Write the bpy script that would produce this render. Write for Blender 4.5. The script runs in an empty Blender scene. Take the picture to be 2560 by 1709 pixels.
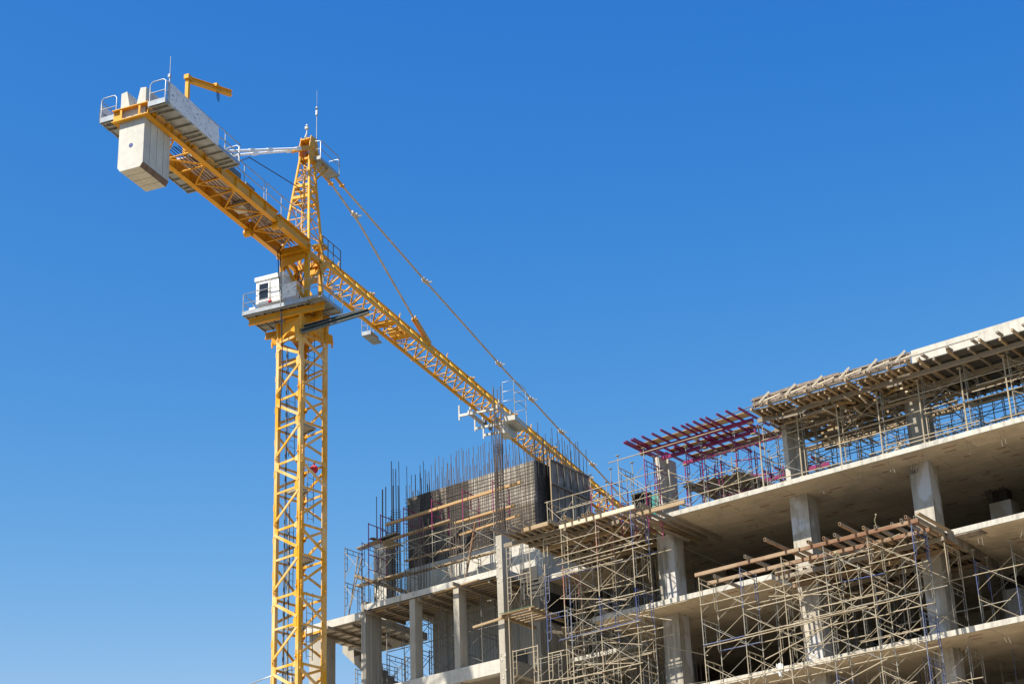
import bpy, math, random
from mathutils import Vector, Matrix
random.seed(7)
R = math.radians
scene = bpy.context.scene
col = scene.collection

# ------------------------------------------------------------------ helpers
ORG = {}

def V3(p):
    return Vector(p)

class MB:
    """collects boxes, bars, tubes and plates and links them as ONE mesh object"""
    def __init__(self):
        self.v = []; self.f = []; self.s = []
    def add(self, vs, fs, smooth=False):
        n = len(self.v)
        self.v += [tuple(p) for p in vs]
        for q in fs:
            self.f.append([n + i for i in q]); self.s.append(smooth)
        return self
    def box(self, x0, x1, y0, y1, z0, z1):
        vs = [(x, y, z) for z in (z0, z1) for y in (y0, y1) for x in (x0, x1)]
        return self.add(vs, [(0, 2, 3, 1), (4, 5, 7, 6), (0, 1, 5, 4), (2, 6, 7, 3), (0, 4, 6, 2), (1, 3, 7, 5)])
    def beam(self, p, q, w, h, up=(0, 0, 1), roll=0.0):
        p = V3(p); q = V3(q); d = q - p
        if d.length < 1e-5: return self
        d.normalize(); u = V3(up)
        s = d.cross(u)
        if s.length < 1e-3:
            u = V3((1, 0, 0)); s = d.cross(u)
        s.normalize(); u = s.cross(d).normalized()
        if roll:
            c, sn = math.cos(roll), math.sin(roll)
            s, u = s * c + u * sn, u * c - s * sn
        vs = []
        for e in (p, q):
            for a, b in ((-1, -1), (1, -1), (1, 1), (-1, 1)):
                vs.append(e + s * (a * w / 2) + u * (b * h / 2))
        return self.add(vs, [(0, 1, 2, 3), (7, 6, 5, 4), (0, 4, 5, 1), (1, 5, 6, 2), (2, 6, 7, 3), (3, 7, 4, 0)])
    def tube(self, p, q, r, n=6, r2=None):
        return self.ptube([p, q], r, n, r2)
    def ptube(self, pts, r, n=6, r2=None):
        pts = [V3(p) for p in pts]; m = len(pts); vs = []
        prev = None
        for i, p in enumerate(pts):
            d = (pts[min(i + 1, m - 1)] - pts[max(i - 1, 0)])
            if d.length < 1e-6: d = V3((0, 0, 1))
            d.normalize()
            if prev is None:
                u = V3((0, 0, 1)) if abs(d.z) < .9 else V3((1, 0, 0))
            else:
                u = prev
            s = d.cross(u)
            if s.length < 1e-4: s = d.cross(V3((0.3, 1, 0.2)))
            s.normalize(); u = s.cross(d).normalized(); prev = u
            rr = r if r2 is None else r + (r2 - r) * i / (m - 1)
            for k in range(n):
                a = 2 * math.pi * (k + .5) / n
                vs.append(p + s * (rr * math.cos(a)) + u * (rr * math.sin(a)))
        fs = []
        for i in range(m - 1):
            for k in range(n):
                a = i * n + k; b = i * n + (k + 1) % n
                fs.append((a, b, b + n, a + n))
        self.add(vs, fs, n > 4)
        self.add(vs[:n], [tuple(range(n - 1, -1, -1))]); self.add(vs[-n:], [tuple(range(n))])
        return self
    def ibeam(self, p, q, w, h, t=.02, up=(0, 0, 1)):
        """I section: two flanges and a web"""
        p = V3(p); q = V3(q); d = (q - p).normalized(); u = V3(up); s = d.cross(u).normalized(); u = s.cross(d)
        o = u * (h / 2 - t / 2)
        self.beam(p + o, q + o, w, t, up); self.beam(p - o, q - o, w, t, up)
        return self.beam(p, q, t, h - 2 * t - .004, up)
    def channel(self, p, q, w, h, t=.02, up=(0, 0, 1), side=1):
        p = V3(p); q = V3(q); d = (q - p).normalized(); u = V3(up); s = d.cross(u).normalized(); u = s.cross(d)
        o = u * (h / 2 - t / 2)
        self.beam(p + o, q + o, w, t, up); self.beam(p - o, q - o, w, t, up)
        m = s * (side * (w / 2 - t / 2))
        return self.beam(p + m, q + m, t, h - 2 * t - .004, up)
    def rhs(self, p, q, w, h, t=.012):
        """hollow rectangular bar with open dark ends: four walls"""
        p = V3(p); q = V3(q); d = (q - p).normalized(); u = V3((0, 0, 1)); s = d.cross(u).normalized(); u = s.cross(d)
        for a in (-1, 1):
            self.beam(p + u * (a * (h - t) / 2), q + u * (a * (h - t) / 2), w, t)
            self.beam(p + s * (a * (w - t) / 2), q + s * (a * (w - t) / 2), t, h - 2 * t - .002)
        return self
    def prism(self, pts, d):
        """flat polygon (list of 3D points) extruded by vector d"""
        n = len(pts); d = V3(d); a = [V3(p) for p in pts]; b = [p + d for p in a]
        nrm = (a[1] - a[0]).cross(a[2] - a[0])
        fs = [tuple(range(n)), tuple(range(2 * n - 1, n - 1, -1))] + [(i, n + i, n + (i + 1) % n, (i + 1) % n) for i in range(n)]
        if nrm.dot(d) > 0: fs = [tuple(reversed(q)) for q in fs]
        return self.add(a + b, fs)
    def disc(self, c, ax, r, d, n=16, r2=None):
        ax = V3(ax).normalized(); c = V3(c)
        return self.ptube([c, c + ax * d], r, n, r2)
    def sphere(self, c, r, nu=10, nv=6, sc=(1, 1, 1)):
        c = V3(c); vs = [c + V3((0, 0, -r * sc[2]))]; fs = []
        for i in range(1, nv):
            b = -math.pi / 2 + math.pi * i / nv
            for k in range(nu):
                a = 2 * math.pi * k / nu
                vs.append(c + V3((r * sc[0] * math.cos(b) * math.cos(a), r * sc[1] * math.cos(b) * math.sin(a), r * sc[2] * math.sin(b))))
        vs.append(c + V3((0, 0, r * sc[2])))
        for k in range(nu):
            fs.append((0, 1 + (k + 1) % nu, 1 + k))
            for i in range(nv - 2):
                a = 1 + i * nu + k; b = 1 + i * nu + (k + 1) % nu
                fs.append((a, b, b + nu, a + nu))
            fs.append((len(vs) - 1, 1 + (nv - 2) * nu + k, 1 + (nv - 2) * nu + (k + 1) % nu))
        return self.add(vs, fs, True)
    def mesh(self, name, off=(0, 0, 0)):
        me = bpy.data.meshes.new(name)
        me.from_pydata([(a - off[0], b - off[1], c - off[2]) for a, b, c in self.v], [], self.f)
        me.polygons.foreach_set('use_smooth', self.s)
        me.update()
        return me
    def build(self, name, mat, parent=None, off=None):
        if off is None:
            off = ORG.get(parent.name, (0, 0, 0)) if parent else (0, 0, 0)
        me = self.mesh(name, off)
        me.materials.append(mat)
        o = bpy.data.objects.new(name, me); col.objects.link(o)
        if parent:
            o.parent = parent; ORG[o.name] = ORG.get(parent.name, (0, 0, 0))
        return o
    def build_top(self, name, mat, label, cat, loc, group=None):
        o = self.build(name, mat, None, off=loc); o.location = loc
        ORG[o.name] = tuple(loc)
        return tag(o, label, cat, group)

def tag(o, label=None, cat=None, group=None, kind=None):
    if label: o['label'] = label
    if cat: o['category'] = cat
    if group: o['group'] = group
    if kind: o['kind'] = kind
    return o

def thing(name, label, cat, loc=(0, 0, 0), rz=0.0, group=None, world=True):
    o = bpy.data.objects.new(name, None); col.objects.link(o)
    o.location = loc; o.rotation_euler = (0, 0, rz); o.empty_display_size = .3
    ORG[o.name] = tuple(loc) if world else (0, 0, 0)
    return tag(o, label, cat, group)

def place(me, mat, name, parent, loc, rz=0.0, label=None):
    """a copy of shared mesh data as a part, placed at a world position"""
    o = bpy.data.objects.new(name, me); col.objects.link(o)
    o.parent = parent; off = ORG[parent.name]
    o.location = (loc[0] - off[0], loc[1] - off[1], loc[2] - off[2]); o.rotation_euler = (0, 0, rz)
    if not me.materials: me.materials.append(None)
    o.material_slots[0].link = 'OBJECT'; o.material_slots[0].material = mat
    if label: o['label'] = label
    return o

# ------------------------------------------------------------------ materials
class NT:
    def __init__(self, name):
        self.m = bpy.data.materials.new(name); self.m.use_nodes = True
        self.t = self.m.node_tree; self.t.nodes.clear()
        self.out = self.n('ShaderNodeOutputMaterial')
        self.b = self.n('ShaderNodeBsdfPrincipled')
        self.l(self.b.outputs[0], self.out.inputs[0])
        tc = self.n('ShaderNodeTexCoord'); oi = self.n('ShaderNodeObjectInfo')
        mul = self.n('ShaderNodeVectorMath', operation='SCALE'); mul.inputs[0].default_value = (37, 53, 71)
        self.l(oi.outputs['Random'], mul.inputs['Scale'])
        add = self.n('ShaderNodeVectorMath', operation='ADD')
        self.l(tc.outputs['Object'], add.inputs[0]); self.l(mul.outputs[0], add.inputs[1])
        self.co = add.outputs[0]; self.raw = tc.outputs['Object']; self.rnd = oi.outputs['Random']
    def n(self, t, **k):
        x = self.t.nodes.new(t)
        for a, b in k.items(): setattr(x, a, b)
        return x
    def l(self, a, b): self.t.links.new(a, b)
    def map(self, sc, src=None, rot=(0, 0, 0)):
        m = self.n('ShaderNodeMapping'); m.inputs['Scale'].default_value = sc; m.inputs['Rotation'].default_value = rot
        self.l(src or self.co, m.inputs[0]); return m.outputs[0]
    def noise(self, scale, detail=4, rough=.55, vec=None):
        x = self.n('ShaderNodeTexNoise'); x.inputs['Scale'].default_value = scale; x.inputs['Detail'].default_value = detail
        x.inputs['Roughness'].default_value = rough
        self.l(vec or self.co, x.inputs['Vector']); return x.outputs[0]
    def ramp(self, src, stops):
        r = self.n('ShaderNodeValToRGB'); e = r.color_ramp.elements
        while len(e) < len(stops): e.new(.5)
        for i, (p, c) in enumerate(stops):
            e[i].position = p; e[i].color = (c, c, c, 1) if not hasattr(c, '__len__') else (*c, 1)
        self.l(src, r.inputs[0]); return r.outputs[0]
    def mix(self, f, a, b, mode='MIX'):
        x = self.n('ShaderNodeMix', data_type='RGBA', blend_type=mode)
        for s, i in ((f, 0), (a, 6), (b, 7)):
            if hasattr(s, 'is_linked'): self.l(s, x.inputs[i])
            elif hasattr(s, '__len__'): x.inputs[i].default_value = (*s, 1)
            else: x.inputs[i].default_value = s
        return x.outputs[2]
    def math(self, op, a, b=0.0, c=0.0):
        x = self.n('ShaderNodeMath', operation=op)
        for i, s in enumerate((a, b, c)):
            if hasattr(s, 'is_linked'): self.l(s, x.inputs[i])
            else: x.inputs[i].default_value = s
        return x.outputs[0]
    def fin(self, colr, rough=.7, metal=0.0, bump=None, bs=.3, dist=.02):
        if hasattr(colr, 'is_linked'): self.l(colr, self.b.inputs['Base Color'])
        else: self.b.inputs['Base Color'].default_value = (*colr, 1)
        if hasattr(rough, 'is_linked'): self.l(rough, self.b.inputs['Roughness'])
        else: self.b.inputs['Roughness'].default_value = rough
        self.b.inputs['Metallic'].default_value = metal
        if bump is not None:
            bn = self.n('ShaderNodeBump'); bn.inputs['Strength'].default_value = bs; bn.inputs['Distance'].default_value = dist
            self.l(bump, bn.inputs['Height']); self.l(bn.outputs[0], self.b.inputs['Normal'])
        return self.m

def c_scale(c, k): return tuple(x * k for x in c)

def mat_concrete(name, base, stain=.5, streak=.5, boards=0.0, dark=(.16, .145, .125), seams=False, patch=0.0):
    t = NT(name)
    big = t.noise(.55, 5, .6); fine = t.noise(9, 6, .65)
    st = t.noise(1.0, 5, .6, t.map((5.5, 5.5, .35)))
    c = t.mix(t.ramp(big, [(.3, 0), (.72, 1)]), c_scale(base, .82), c_scale(base, 1.1))
    c = t.mix(t.math('MULTIPLY', t.ramp(fine, [(.42, 0), (.75, 1)]), .35), c, c_scale(base, .6))
    c = t.mix(t.math('MULTIPLY', t.ramp(st, [(.5, 0), (.72, 1)]), streak), c, dark)
    sp = t.noise(2.3, 6, .7)
    c = t.mix(t.math('MULTIPLY', t.ramp(sp, [(.57, 0), (.68, 1)]), stain), c, dark)
    h = t.math('MULTIPLY', fine, .5)
    if patch:
        pn = t.noise(.8, 3, .5, t.map((1, 1, .6)))
        c = t.mix(t.math('MULTIPLY', t.ramp(pn, [(.52, 0), (.56, 1)]), patch), c, c_scale((.58, .575, .59), 1.0))
    if boards:
        br = t.noise(1.0, 3, .5, t.map((16, 16, .12)))
        rb = t.ramp(br, [(.38, 0), (.5, .5), (.62, 1)])
        c = t.mix(boards, c, t.mix(rb, c_scale(base, .45), c_scale(base, 1.15)))
        h = t.math('ADD', h, t.math('MULTIPLY', rb, .8))
    if seams:
        bk = t.n('ShaderNodeTexBrick'); bk.offset = .5
        bk.inputs['Scale'].default_value = 1; bk.inputs['Brick Width'].default_value = 1.9; bk.inputs['Row Height'].default_value = 3.6
        bk.inputs['Mortar Size'].default_value = .012; bk.inputs['Mortar Smooth'].default_value = .3
        t.l(t.map((1, 1, 1), t.raw, (R(90), 0, 0)), bk.inputs[0])
        c = t.mix(t.math('MULTIPLY', bk.outputs['Fac'], .45), c, dark)
    return t.fin(c, .88, 0, h, .5, .015)

def mat_soffit(name, base):
    t = NT(name)
    bk = t.n('ShaderNodeTexBrick'); bk.offset = .37
    bk.inputs['Scale'].default_value = 1; bk.inputs['Brick Width'].default_value = 2.44; bk.inputs['Row Height'].default_value = 1.22
    bk.inputs['Mortar Size'].default_value = .014; bk.inputs['Mortar Smooth'].default_value = .2
    bk.inputs['Color1'].default_value = (*c_scale(base, .84), 1); bk.inputs['Color2'].default_value = (*c_scale(base, 1.1), 1)
    bk.inputs['Mortar'].default_value = (*c_scale(base, .4), 1)
    t.l(t.raw, bk.inputs[0])
    n1 = t.noise(.8, 6, .62); n2 = t.noise(6, 5, .6)
    c = t.mix(t.math('MULTIPLY', t.ramp(n1, [(.40, 0), (.66, 1)]), .7), bk.outputs[0], c_scale(base, .58))
    c = t.mix(t.math('MULTIPLY', t.ramp(n2, [(.5, 0), (.7, 1)]), .25), c, c_scale(base, 1.25))
    # red brown ply and spacer marks left in the soffit
    vo = t.n('ShaderNodeTexVoronoi'); vo.inputs['Scale'].default_value = 1; vo.inputs['Randomness'].default_value = .95
    t.l(t.map((.75, 1.9, .01), t.raw, (0, 0, 0)), vo.inputs['Vector'])
    loc = t.n('ShaderNodeVectorMath', operation='SUBTRACT')
    t.l(t.map((.75, 1.9, .01), t.raw), loc.inputs[0]); t.l(vo.outputs['Position'], loc.inputs[1])
    sx = t.n('ShaderNodeSeparateXYZ'); t.l(loc.outputs[0], sx.inputs[0])
    cs = t.n('ShaderNodeSeparateColor'); t.l(vo.outputs['Color'], cs.inputs[0])
    ln = t.math('LESS_THAN', t.math('ABSOLUTE', sx.outputs[0]), t.math('MULTIPLY', cs.outputs[1], .22))
    th = t.math('LESS_THAN', t.math('ABSOLUTE', sx.outputs[1]), .10)
    g = t.math('GREATER_THAN', cs.outputs[0], .58)
    m = t.math('MULTIPLY', t.math('MULTIPLY', ln, th), g)
    c = t.mix(t.math('MULTIPLY', m, .7), c, (.20, .07, .04))
    return t.fin(c, .9, 0, n2, .25, .01)

def mat_paint(name, base, fade, famt=.5, rust=.15, rough=.5, isl=.12, dirt=(.09, .05, .025)):
    t = NT(name)
    n1 = t.noise(1.1, 4, .6, t.map((1, 1, .45))); n2 = t.noise(6, 6, .7)
    g = t.n('ShaderNodeNewGeometry')
    f = t.math('ADD', n1, t.math('MULTIPLY', t.math('SUBTRACT', g.outputs['Random Per Island'], .5), isl))
    c = t.mix(t.math('MULTIPLY', t.ramp(f, [(.42, 0), (.66, 1)]), famt), base, fade)
    c = t.mix(t.math('MULTIPLY', t.ramp(n2, [(.6, 0), (.72, 1)]), rust), c, dirt)
    return t.fin(c, rough, 0, n2, .08, .004)

def mat_metal(name, base, rough=.45, metal=.6, spot=.3):
    t = NT(name)
    n1 = t.noise(3, 5, .65); g = t.n('ShaderNodeNewGeometry')
    c = t.mix(t.ramp(n1, [(.35, 0), (.7, 1)]), c_scale(base, .75), c_scale(base, 1.12))
    c = t.mix(t.math('MULTIPLY', g.outputs['Random Per Island'], .3), c, c_scale(base, .6))
    n2 = t.noise(8, 5, .7)
    c = t.mix(t.math('MULTIPLY', t.ramp(n2, [(.58, 0), (.7, 1)]), spot), c, (.12, .07, .04))
    return t.fin(c, rough, metal, n1, .06, .004)

def mat_wood(name, a, b, rough=.8):
    t = NT(name)
    g = t.n('ShaderNodeNewGeometry')
    n1 = t.noise(1.6, 5, .65); n2 = t.noise(14, 4, .6)
    f = t.math('ADD', t.math('MULTIPLY', g.outputs['Random Per Island'], .75), t.math('MULTIPLY', n1, .45))
    c = t.mix(t.ramp(f, [(.15, 0), (.95, 1)]), a, b)
    c = t.mix(t.math('MULTIPLY', t.ramp(n2, [(.5, 0), (.75, 1)]), .35), c, c_scale(a, .45))
    return t.fin(c, rough, 0, n2, .2, .006)

def mat_plain(name, c, rough=.6, metal=0.0, var=.15, scale=4):
    t = NT(name); n1 = t.noise(scale, 4, .6)
    cc = t.mix(t.ramp(n1, [(.35, 0), (.7, 1)]), c_scale(c, 1 - var), c_scale(c, 1 + var))
    return t.fin(cc, rough, metal, n1, .1, .006)

def mat_ply(name, a, b, red=.35):
    t = NT(name)
    n1 = t.noise(.9, 6, .68, t.map((1, 1, .5))); n2 = t.noise(3.2, 6, .7, t.map((1, 1, .35))); n3 = t.noise(1.7, 4, .6)
    c = t.mix(t.ramp(n1, [(.36, 0), (.64, 1)]), a, b)
    c = t.mix(t.math('MULTIPLY', t.ramp(n2, [(.48, 0), (.6, 1)]), .6), c, c_scale(a, .5))
    c = t.mix(t.math('MULTIPLY', t.ramp(n3, [(.56, 0), (.68, 1)]), red), c, (.17, .075, .06))
    return t.fin(c, .85, 0, n2, .3, .01)

M = {}
M['conc'] = mat_concrete('concrete_raw', (.41, .37, .305), .35, .3)
M['conc_col'] = mat_concrete('concrete_column', (.47, .42, .35), .35, .8, 0, (.15, .13, .10), False, .75)
M['conc_edge'] = mat_concrete('concrete_edge', (.55, .515, .45), .45, .6)
M['conc_white'] = mat_concrete('concrete_pale', (.54, .51, .45), .4, .35, 0, (.2, .18, .16))
M['conc_board'] = mat_concrete('concrete_board_marked', (.36, .33, .28), .3, .5, .55, (.15, .13, .105), False)
M['conc_block'] = mat_concrete('counterweight_concrete', (.58, .555, .50), .14, .25, 0, (.22, .21, .19))
M['conc_brown'] = mat_plain('counterweight_edge_stain', (.17, .115, .085), .9, 0, .25)
M['bounce_dimmer'] = mat_plain('dark_floor', (.20, .175, .14), .95, 0, .3, 1.2)  # dark tone for unseen floor tops, added to cut bounced sun
M['soffit'] = mat_soffit('concrete_soffit', (.56, .465, .345))
M['yellow'] = mat_paint('crane_yellow', (.64, .285, .004), (.70, .38, .02), .4, .4)
M['yellow_mast'] = mat_paint('crane_yellow_faded', (.68, .32, .006), (.73, .51, .24), .85, .45)
M['yellow_jib'] = mat_paint('crane_yellow_jib', (.66, .32, .006), (.71, .42, .05), .5, .4)
M['galv'] = mat_metal('galvanised_steel', (.42, .44, .46), .42, .55, .1)
M['galv_dark'] = mat_metal('weathered_channel_steel', (.16, .19, .20), .5, .4, .3)
M['grate'] = mat_metal('galvanised_grating', (.40, .38, .34), .6, .3, .2)
M['rod'] = mat_metal('pendant_bar_steel', (.58, .51, .43), .6, .1, .5)
M['white'] = mat_paint('white_paint', (.82, .82, .81), (.76, .75, .73), .5, .05, .45)
M['trolley'] = mat_paint('trolley_white_paint', (.52, .51, .48), (.38, .35, .30), .7, .4, .5)
M['glass'] = mat_plain('dark_window_glass', (.015, .02, .03), .08)
M['blackc'] = mat_plain('black_rubber', (.015, .015, .018), .6)
M['red'] = mat_plain('red_plastic', (.45, .015, .03), .5)
M['pink'] = mat_plain('faded_pink_sheet', (.62, .50, .47), .8)
M['steel_tan'] = mat_paint('scaffold_tube_cement_tan', (.31, .25, .165), (.43, .365, .265), .8, .5, .65, .5)
M['steel_grey'] = mat_paint('scaffold_tube_grey', (.20, .185, .16), (.34, .31, .25), .8, .5, .6, .5)
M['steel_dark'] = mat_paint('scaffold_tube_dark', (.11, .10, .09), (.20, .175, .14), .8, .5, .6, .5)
M['steel_blue'] = mat_paint('scaffold_tube_blue', (.035, .06, .19), (.26, .26, .26), .6, .5, .55, .5)
M['steel_red'] = mat_paint('scaffold_tube_red', (.33, .12, .075), (.44, .34, .25), .75, .4, .6, .5)
M['steel_green'] = mat_paint('scaffold_tube_green', (.16, .24, .16), (.45, .42, .32), .5, .5, .6, .5)
M['purple'] = mat_paint('purple_painted_steel', (.21, .010, .085), (.26, .03, .11), .5, .3, .45, .3)
M['rebar'] = mat_metal('rebar_steel', (.13, .095, .075), .7, .2, .6)
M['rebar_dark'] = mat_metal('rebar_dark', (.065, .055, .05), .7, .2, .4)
M['rust'] = mat_paint('rusty_box_steel', (.19, .092, .048), (.34, .245, .155), .85, .6, .8, .4, (.10, .035, .015))
M['wood'] = mat_wood('formwork_timber', (.22, .155, .085), (.42, .305, .185))
M['wood_new'] = mat_wood('new_plank', (.36, .21, .085), (.48, .31, .15))
M['wood_grey'] = mat_wood('weathered_timber', (.145, .115, .082), (.29, .24, .185))
M['wood_pale'] = mat_wood('pale_batten', (.56, .46, .32), (.66, .57, .43))
M['ply'] = mat_ply('form_ply', (.13, .112, .092), (.36, .305, .24), .2)
M['ply_red'] = mat_ply('form_panel_old', (.10, .088, .078), (.27, .24, .21), .8)
M['ply_brown'] = mat_ply('edge_form_ply', (.20, .15, .115), (.30, .24, .19), .2)
M['ply_dark'] = mat_plain('dark_film_ply', (.06, .055, .05), .7)
M['ply_green'] = mat_plain('green_edge_ply', (.07, .115, .06), .7)
M['net'] = mat_plain('teal_net', (.03, .27, .23), .7)
M['cloth'] = mat_plain('white_cloth', (.72, .72, .72), .85)
M['rope'] = mat_plain('yellowed_rope', (.36, .32, .20), .9)
# ------------------------------------------------------------------ camera, sun, sky
cam_d = bpy.data.cameras.new('camera'); cam = bpy.data.objects.new('camera', cam_d); col.objects.link(cam)
cr = Vector((.79650831, .60355769, -.03595305)); cu = Vector((.27669665, -.31099117, .90924334)); cf = Vector((-.53759973, .73416797, .41470945))
mt = Matrix((cr, cu, -cf)).transposed().to_4x4(); mt.translation = Vector((0, 0, 1.7))
cam.matrix_world = mt
cam_d.sensor_width = 36; cam_d.lens = 67.58; cam_d.clip_end = 4000; cam_d.clip_start = .1
scene.camera = cam

SUN_EL = R(54); SUN_AZ = R(-96)            # direction towards the sun, azimuth measured from +X
sd = Vector((math.cos(SUN_EL) * math.cos(SUN_AZ), math.cos(SUN_EL) * math.sin(SUN_AZ), math.sin(SUN_EL)))
sl = bpy.data.lights.new('sun', 'SUN'); sl.energy = 5.0; sl.angle = R(.5); sl.color = (1, .93, .80)
so = bpy.data.objects.new('sun', sl); col.objects.link(so)
so.rotation_euler = sd.to_track_quat('Z', 'Y').to_euler(); so.location = (20, -40, 60)
w = bpy.data.worlds.new('World'); scene.world = w; w.use_nodes = True
wt = w.node_tree; bg = wt.nodes['Background']
sky = wt.nodes.new('ShaderNodeTexSky'); sky.sky_type = 'NISHITA'; sky.sun_disc = False
sky.sun_elevation = SUN_EL; sky.sun_rotation = math.atan2(sd.x, sd.y)
sky.air_density = 1.0; sky.dust_density = 2.0; sky.ozone_density = 2.0; sky.altitude = 200
# grade of the clear, polarised looking sky: one power curve per colour channel
sp_ = wt.nodes.new('ShaderNodeSeparateColor'); cb_ = wt.nodes.new('ShaderNodeCombineColor'); wt.links.new(sky.outputs[0], sp_.inputs[0])
for ch, (pw, k, mx) in enumerate(((3.6, .176, 1.95), (1.66, .478, 3.1), (.592, 1.7118, 6.0))):
    a = wt.nodes.new('ShaderNodeMath'); a.operation = 'MINIMUM'; a.inputs[1].default_value = mx
    b = wt.nodes.new('ShaderNodeMath'); b.operation = 'POWER'; b.inputs[1].default_value = pw
    c = wt.nodes.new('ShaderNodeMath'); c.operation = 'MULTIPLY'; c.inputs[1].default_value = k
    wt.links.new(sp_.outputs[ch], a.inputs[0]); wt.links.new(a.outputs[0], b.inputs[0]); wt.links.new(b.outputs[0], c.inputs[0]); wt.links.new(c.outputs[0], cb_.inputs[ch])
wt.links.new(cb_.outputs[0], bg.inputs[0])
bg.inputs[1].default_value = .12
scene.view_settings.view_transform = 'Standard'; scene.view_settings.look = 'None'
scene.view_settings.exposure = .75; scene.view_settings.gamma = 1

# ------------------------------------------------------------------ ground
t = NT('bounce_earth'); n1 = t.noise(.15, 6, .6, t.raw); n2 = t.noise(3, 5, .6, t.raw)
cc = t.mix(t.ramp(n1, [(.35, 0), (.65, 1)]), (.48, .38, .25), (.60, .50, .36))
cc = t.mix(t.math('MULTIPLY', t.ramp(n2, [(.5, 0), (.7, 1)]), .4), cc, (.40, .32, .22))
M['earth'] = t.fin(cc, .95, 0, n2, .5, .05)
t = NT('far_ground'); n1 = t.noise(.03, 5, .6, t.raw); M['far_ground'] = t.fin(t.mix(t.ramp(n1, [(.4, 0), (.6, 1)]), (.05, .055, .03), (.085, .08, .06)), .95)
g = MB(); S = 2500
g.add([(-S, -S, 0), (S, -S, 0), (S, S, 0), (-S, S, 0)], [(0, 1, 2, 3)])
tag(g.build('ground', M['far_ground']), None, None, None, 'structure')  # unseen far ground, kept dark so deep floors get little bounce
g = MB(); g.add([(-95, 30, .004), (6, 30, .004), (6, 80, .004), (-95, 80, .004)], [(0, 1, 2, 3)])  # unseen pale yard, added to bounce light onto soffits near the slab edges
tag(g.build('bounce_yard', M['earth']), None, None, None, 'structure')
# ------------------------------------------------------------------ tower crane (local frame: x along the jib, y to its left, z up)
CR = thing('tower_crane', 'tall yellow tower crane with white cab and concrete counterweight, its jib running behind the building', 'tower crane', (-52.438, 56.112, 0), R(103.5), None, False)
LA = {'N': R(-152.5), 'R': R(-62.5), 'F': R(27.5), 'L': R(117.5)}
RAD = 1.0
def leg(n, z, r=RAD): return V3((r * math.cos(LA[n]), r * math.sin(LA[n]), z))
FD = V3((math.cos(LA['N'] + R(45)), math.sin(LA['N'] + R(45)), 0))
FACES = [('L', 'N'), ('N', 'R'), ('R', 'F'), ('F', 'L')]
H = 2.94
def lattice(m, z0, z1):
    zm = (z0 + z1) / 2
    for a, b in FACES:
        dab = (leg(b, 0) - leg(a, 0)).normalized(); nrm = dab.cross(V3((0, 0, 1)))
        o = nrm * .045
        for z, hh in ((z1 - .33, .10), (zm - .16, .09)):
            m.beam(leg(a, z) + o, leg(b, z) + o, .05, hh)
        m.beam(leg(a, z1 - .52) + o * 1.9, leg(b, zm + .12) + o * 1.9, .05, .12)
        m.beam(leg(b, zm - .34) + o * 1.9, leg(a, z0 + .04) + o * 1.9, .05, .10)
def sec_body(m, z0, z1):
    for n in LA:
        m.beam(leg(n, z0 + .004), leg(n, z1 - .004), .17, .17, FD)
    zm = (z0 + z1) / 2
    for a, b in FACES:
        dab = (leg(b, 0) - leg(a, 0)).normalized(); nrm = dab.cross(V3((0, 0, 1)))
        o = nrm * .088
        # gussets at the nodes of the K bracing
        for n, s, z, hh in ((b, -1, zm - .1, .62), (a, 1, z1 - .42, .46), (b, -1, z1 - .36, .34)):
            p = leg(n, 0) + o + dab * (s * .11)
            p0 = p + V3((0, 0, z - hh / 2)); e = dab * (s * .10)
            m.prism([p0 - e * .9, p0 - e * .9 + V3((0, 0, hh)), p0 + e + V3((0, 0, hh * .72)), p0 + e + V3((0, 0, hh * .25))], nrm * .014)
        for n, s in ((a, 1), (b, -1)):      # pin lugs at the joints
            p = leg(n, 0) + o * 1.12 + dab * (s * .03)
            m.beam(p + V3((0, 0, z1 - .2)), p + V3((0, 0, z1 + .2)), .035, .05, nrm)
            m.disc(p + V3((0, 0, z1 - .06)) + nrm * .0, nrm, .034, .06, 8)
    lo = (leg('L', 0) - leg('R', 0)).normalized() * .1
    for z in (z0 + .7, z1 - .75):
        p = leg('L', z) + lo; m.beam(p - V3((0, 0, .14)), p + V3((0, 0, .14)), .05, .06, FD)
zs = 37.3; secs = []
for i in range(12):
    z1 = zs - i * H; z0 = max(z1 - H, .25)
    m = MB(); sec_body(m, z0, z1 if i else 36.95)
    s = m.build('mast_section', M['yellow_mast'], CR); secs.append(s)
    m = MB(); lattice(m, z0, z1 if i else 37.1); m.build('lattice_bracing', M['yellow_mast'], s)
    # ladder
    rl = (leg('R', 0) - leg('N', 0)).normalized(); dn = rl.cross(V3((0, 0, 1)))
    base = leg('N', 0) * .2 + leg('R', 0) * .42 if i % 2 == 0 else leg('N', 0) * .12 + leg('L', 0) * .40
    m = MB()
    for sg in (-1, 1):
        m.tube(base + rl * (.17 * sg) + V3((0, 0, z0)), base + rl * (.17 * sg) + V3((0, 0, z1 - .1)), .017, 5)
    z = z0 + .15
    while z < z1 - .1:
        m.tube(base - rl * .17 + V3((0, 0, z)), base + rl * .17 + V3((0, 0, z)), .011, 4); z += .3
    m.build('ladder', M['steel_dark'], s)
    if i in (0, 1, 2, 3, 4, 5):
        m = MB(); zp = (z0 + z1) / 2 - .1
        c = leg('L', 0, .72); d = leg('N', 0, .72); e = leg('R', 0, .60); f = leg('F', 0, .72)
        pts = [c, d, (d + e) / 2, (f + e) / 2 * .4, f] if i % 2 == 0 else [d, e, f, (f + c) / 2 * .3]
        m.prism([p + V3((0, 0, zp)) for p in pts], (0, 0, .035))
        for a, b in zip(pts, pts[1:]): m.beam(a + V3((0, 0, zp - .04)), b + V3((0, 0, zp - .04)), .04, .08)
        m.build('landing', M['grate'], s)
m = MB()
for n in LA: m.beam(leg(n, 0), leg(n, .5), .6, .6, FD)
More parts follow.
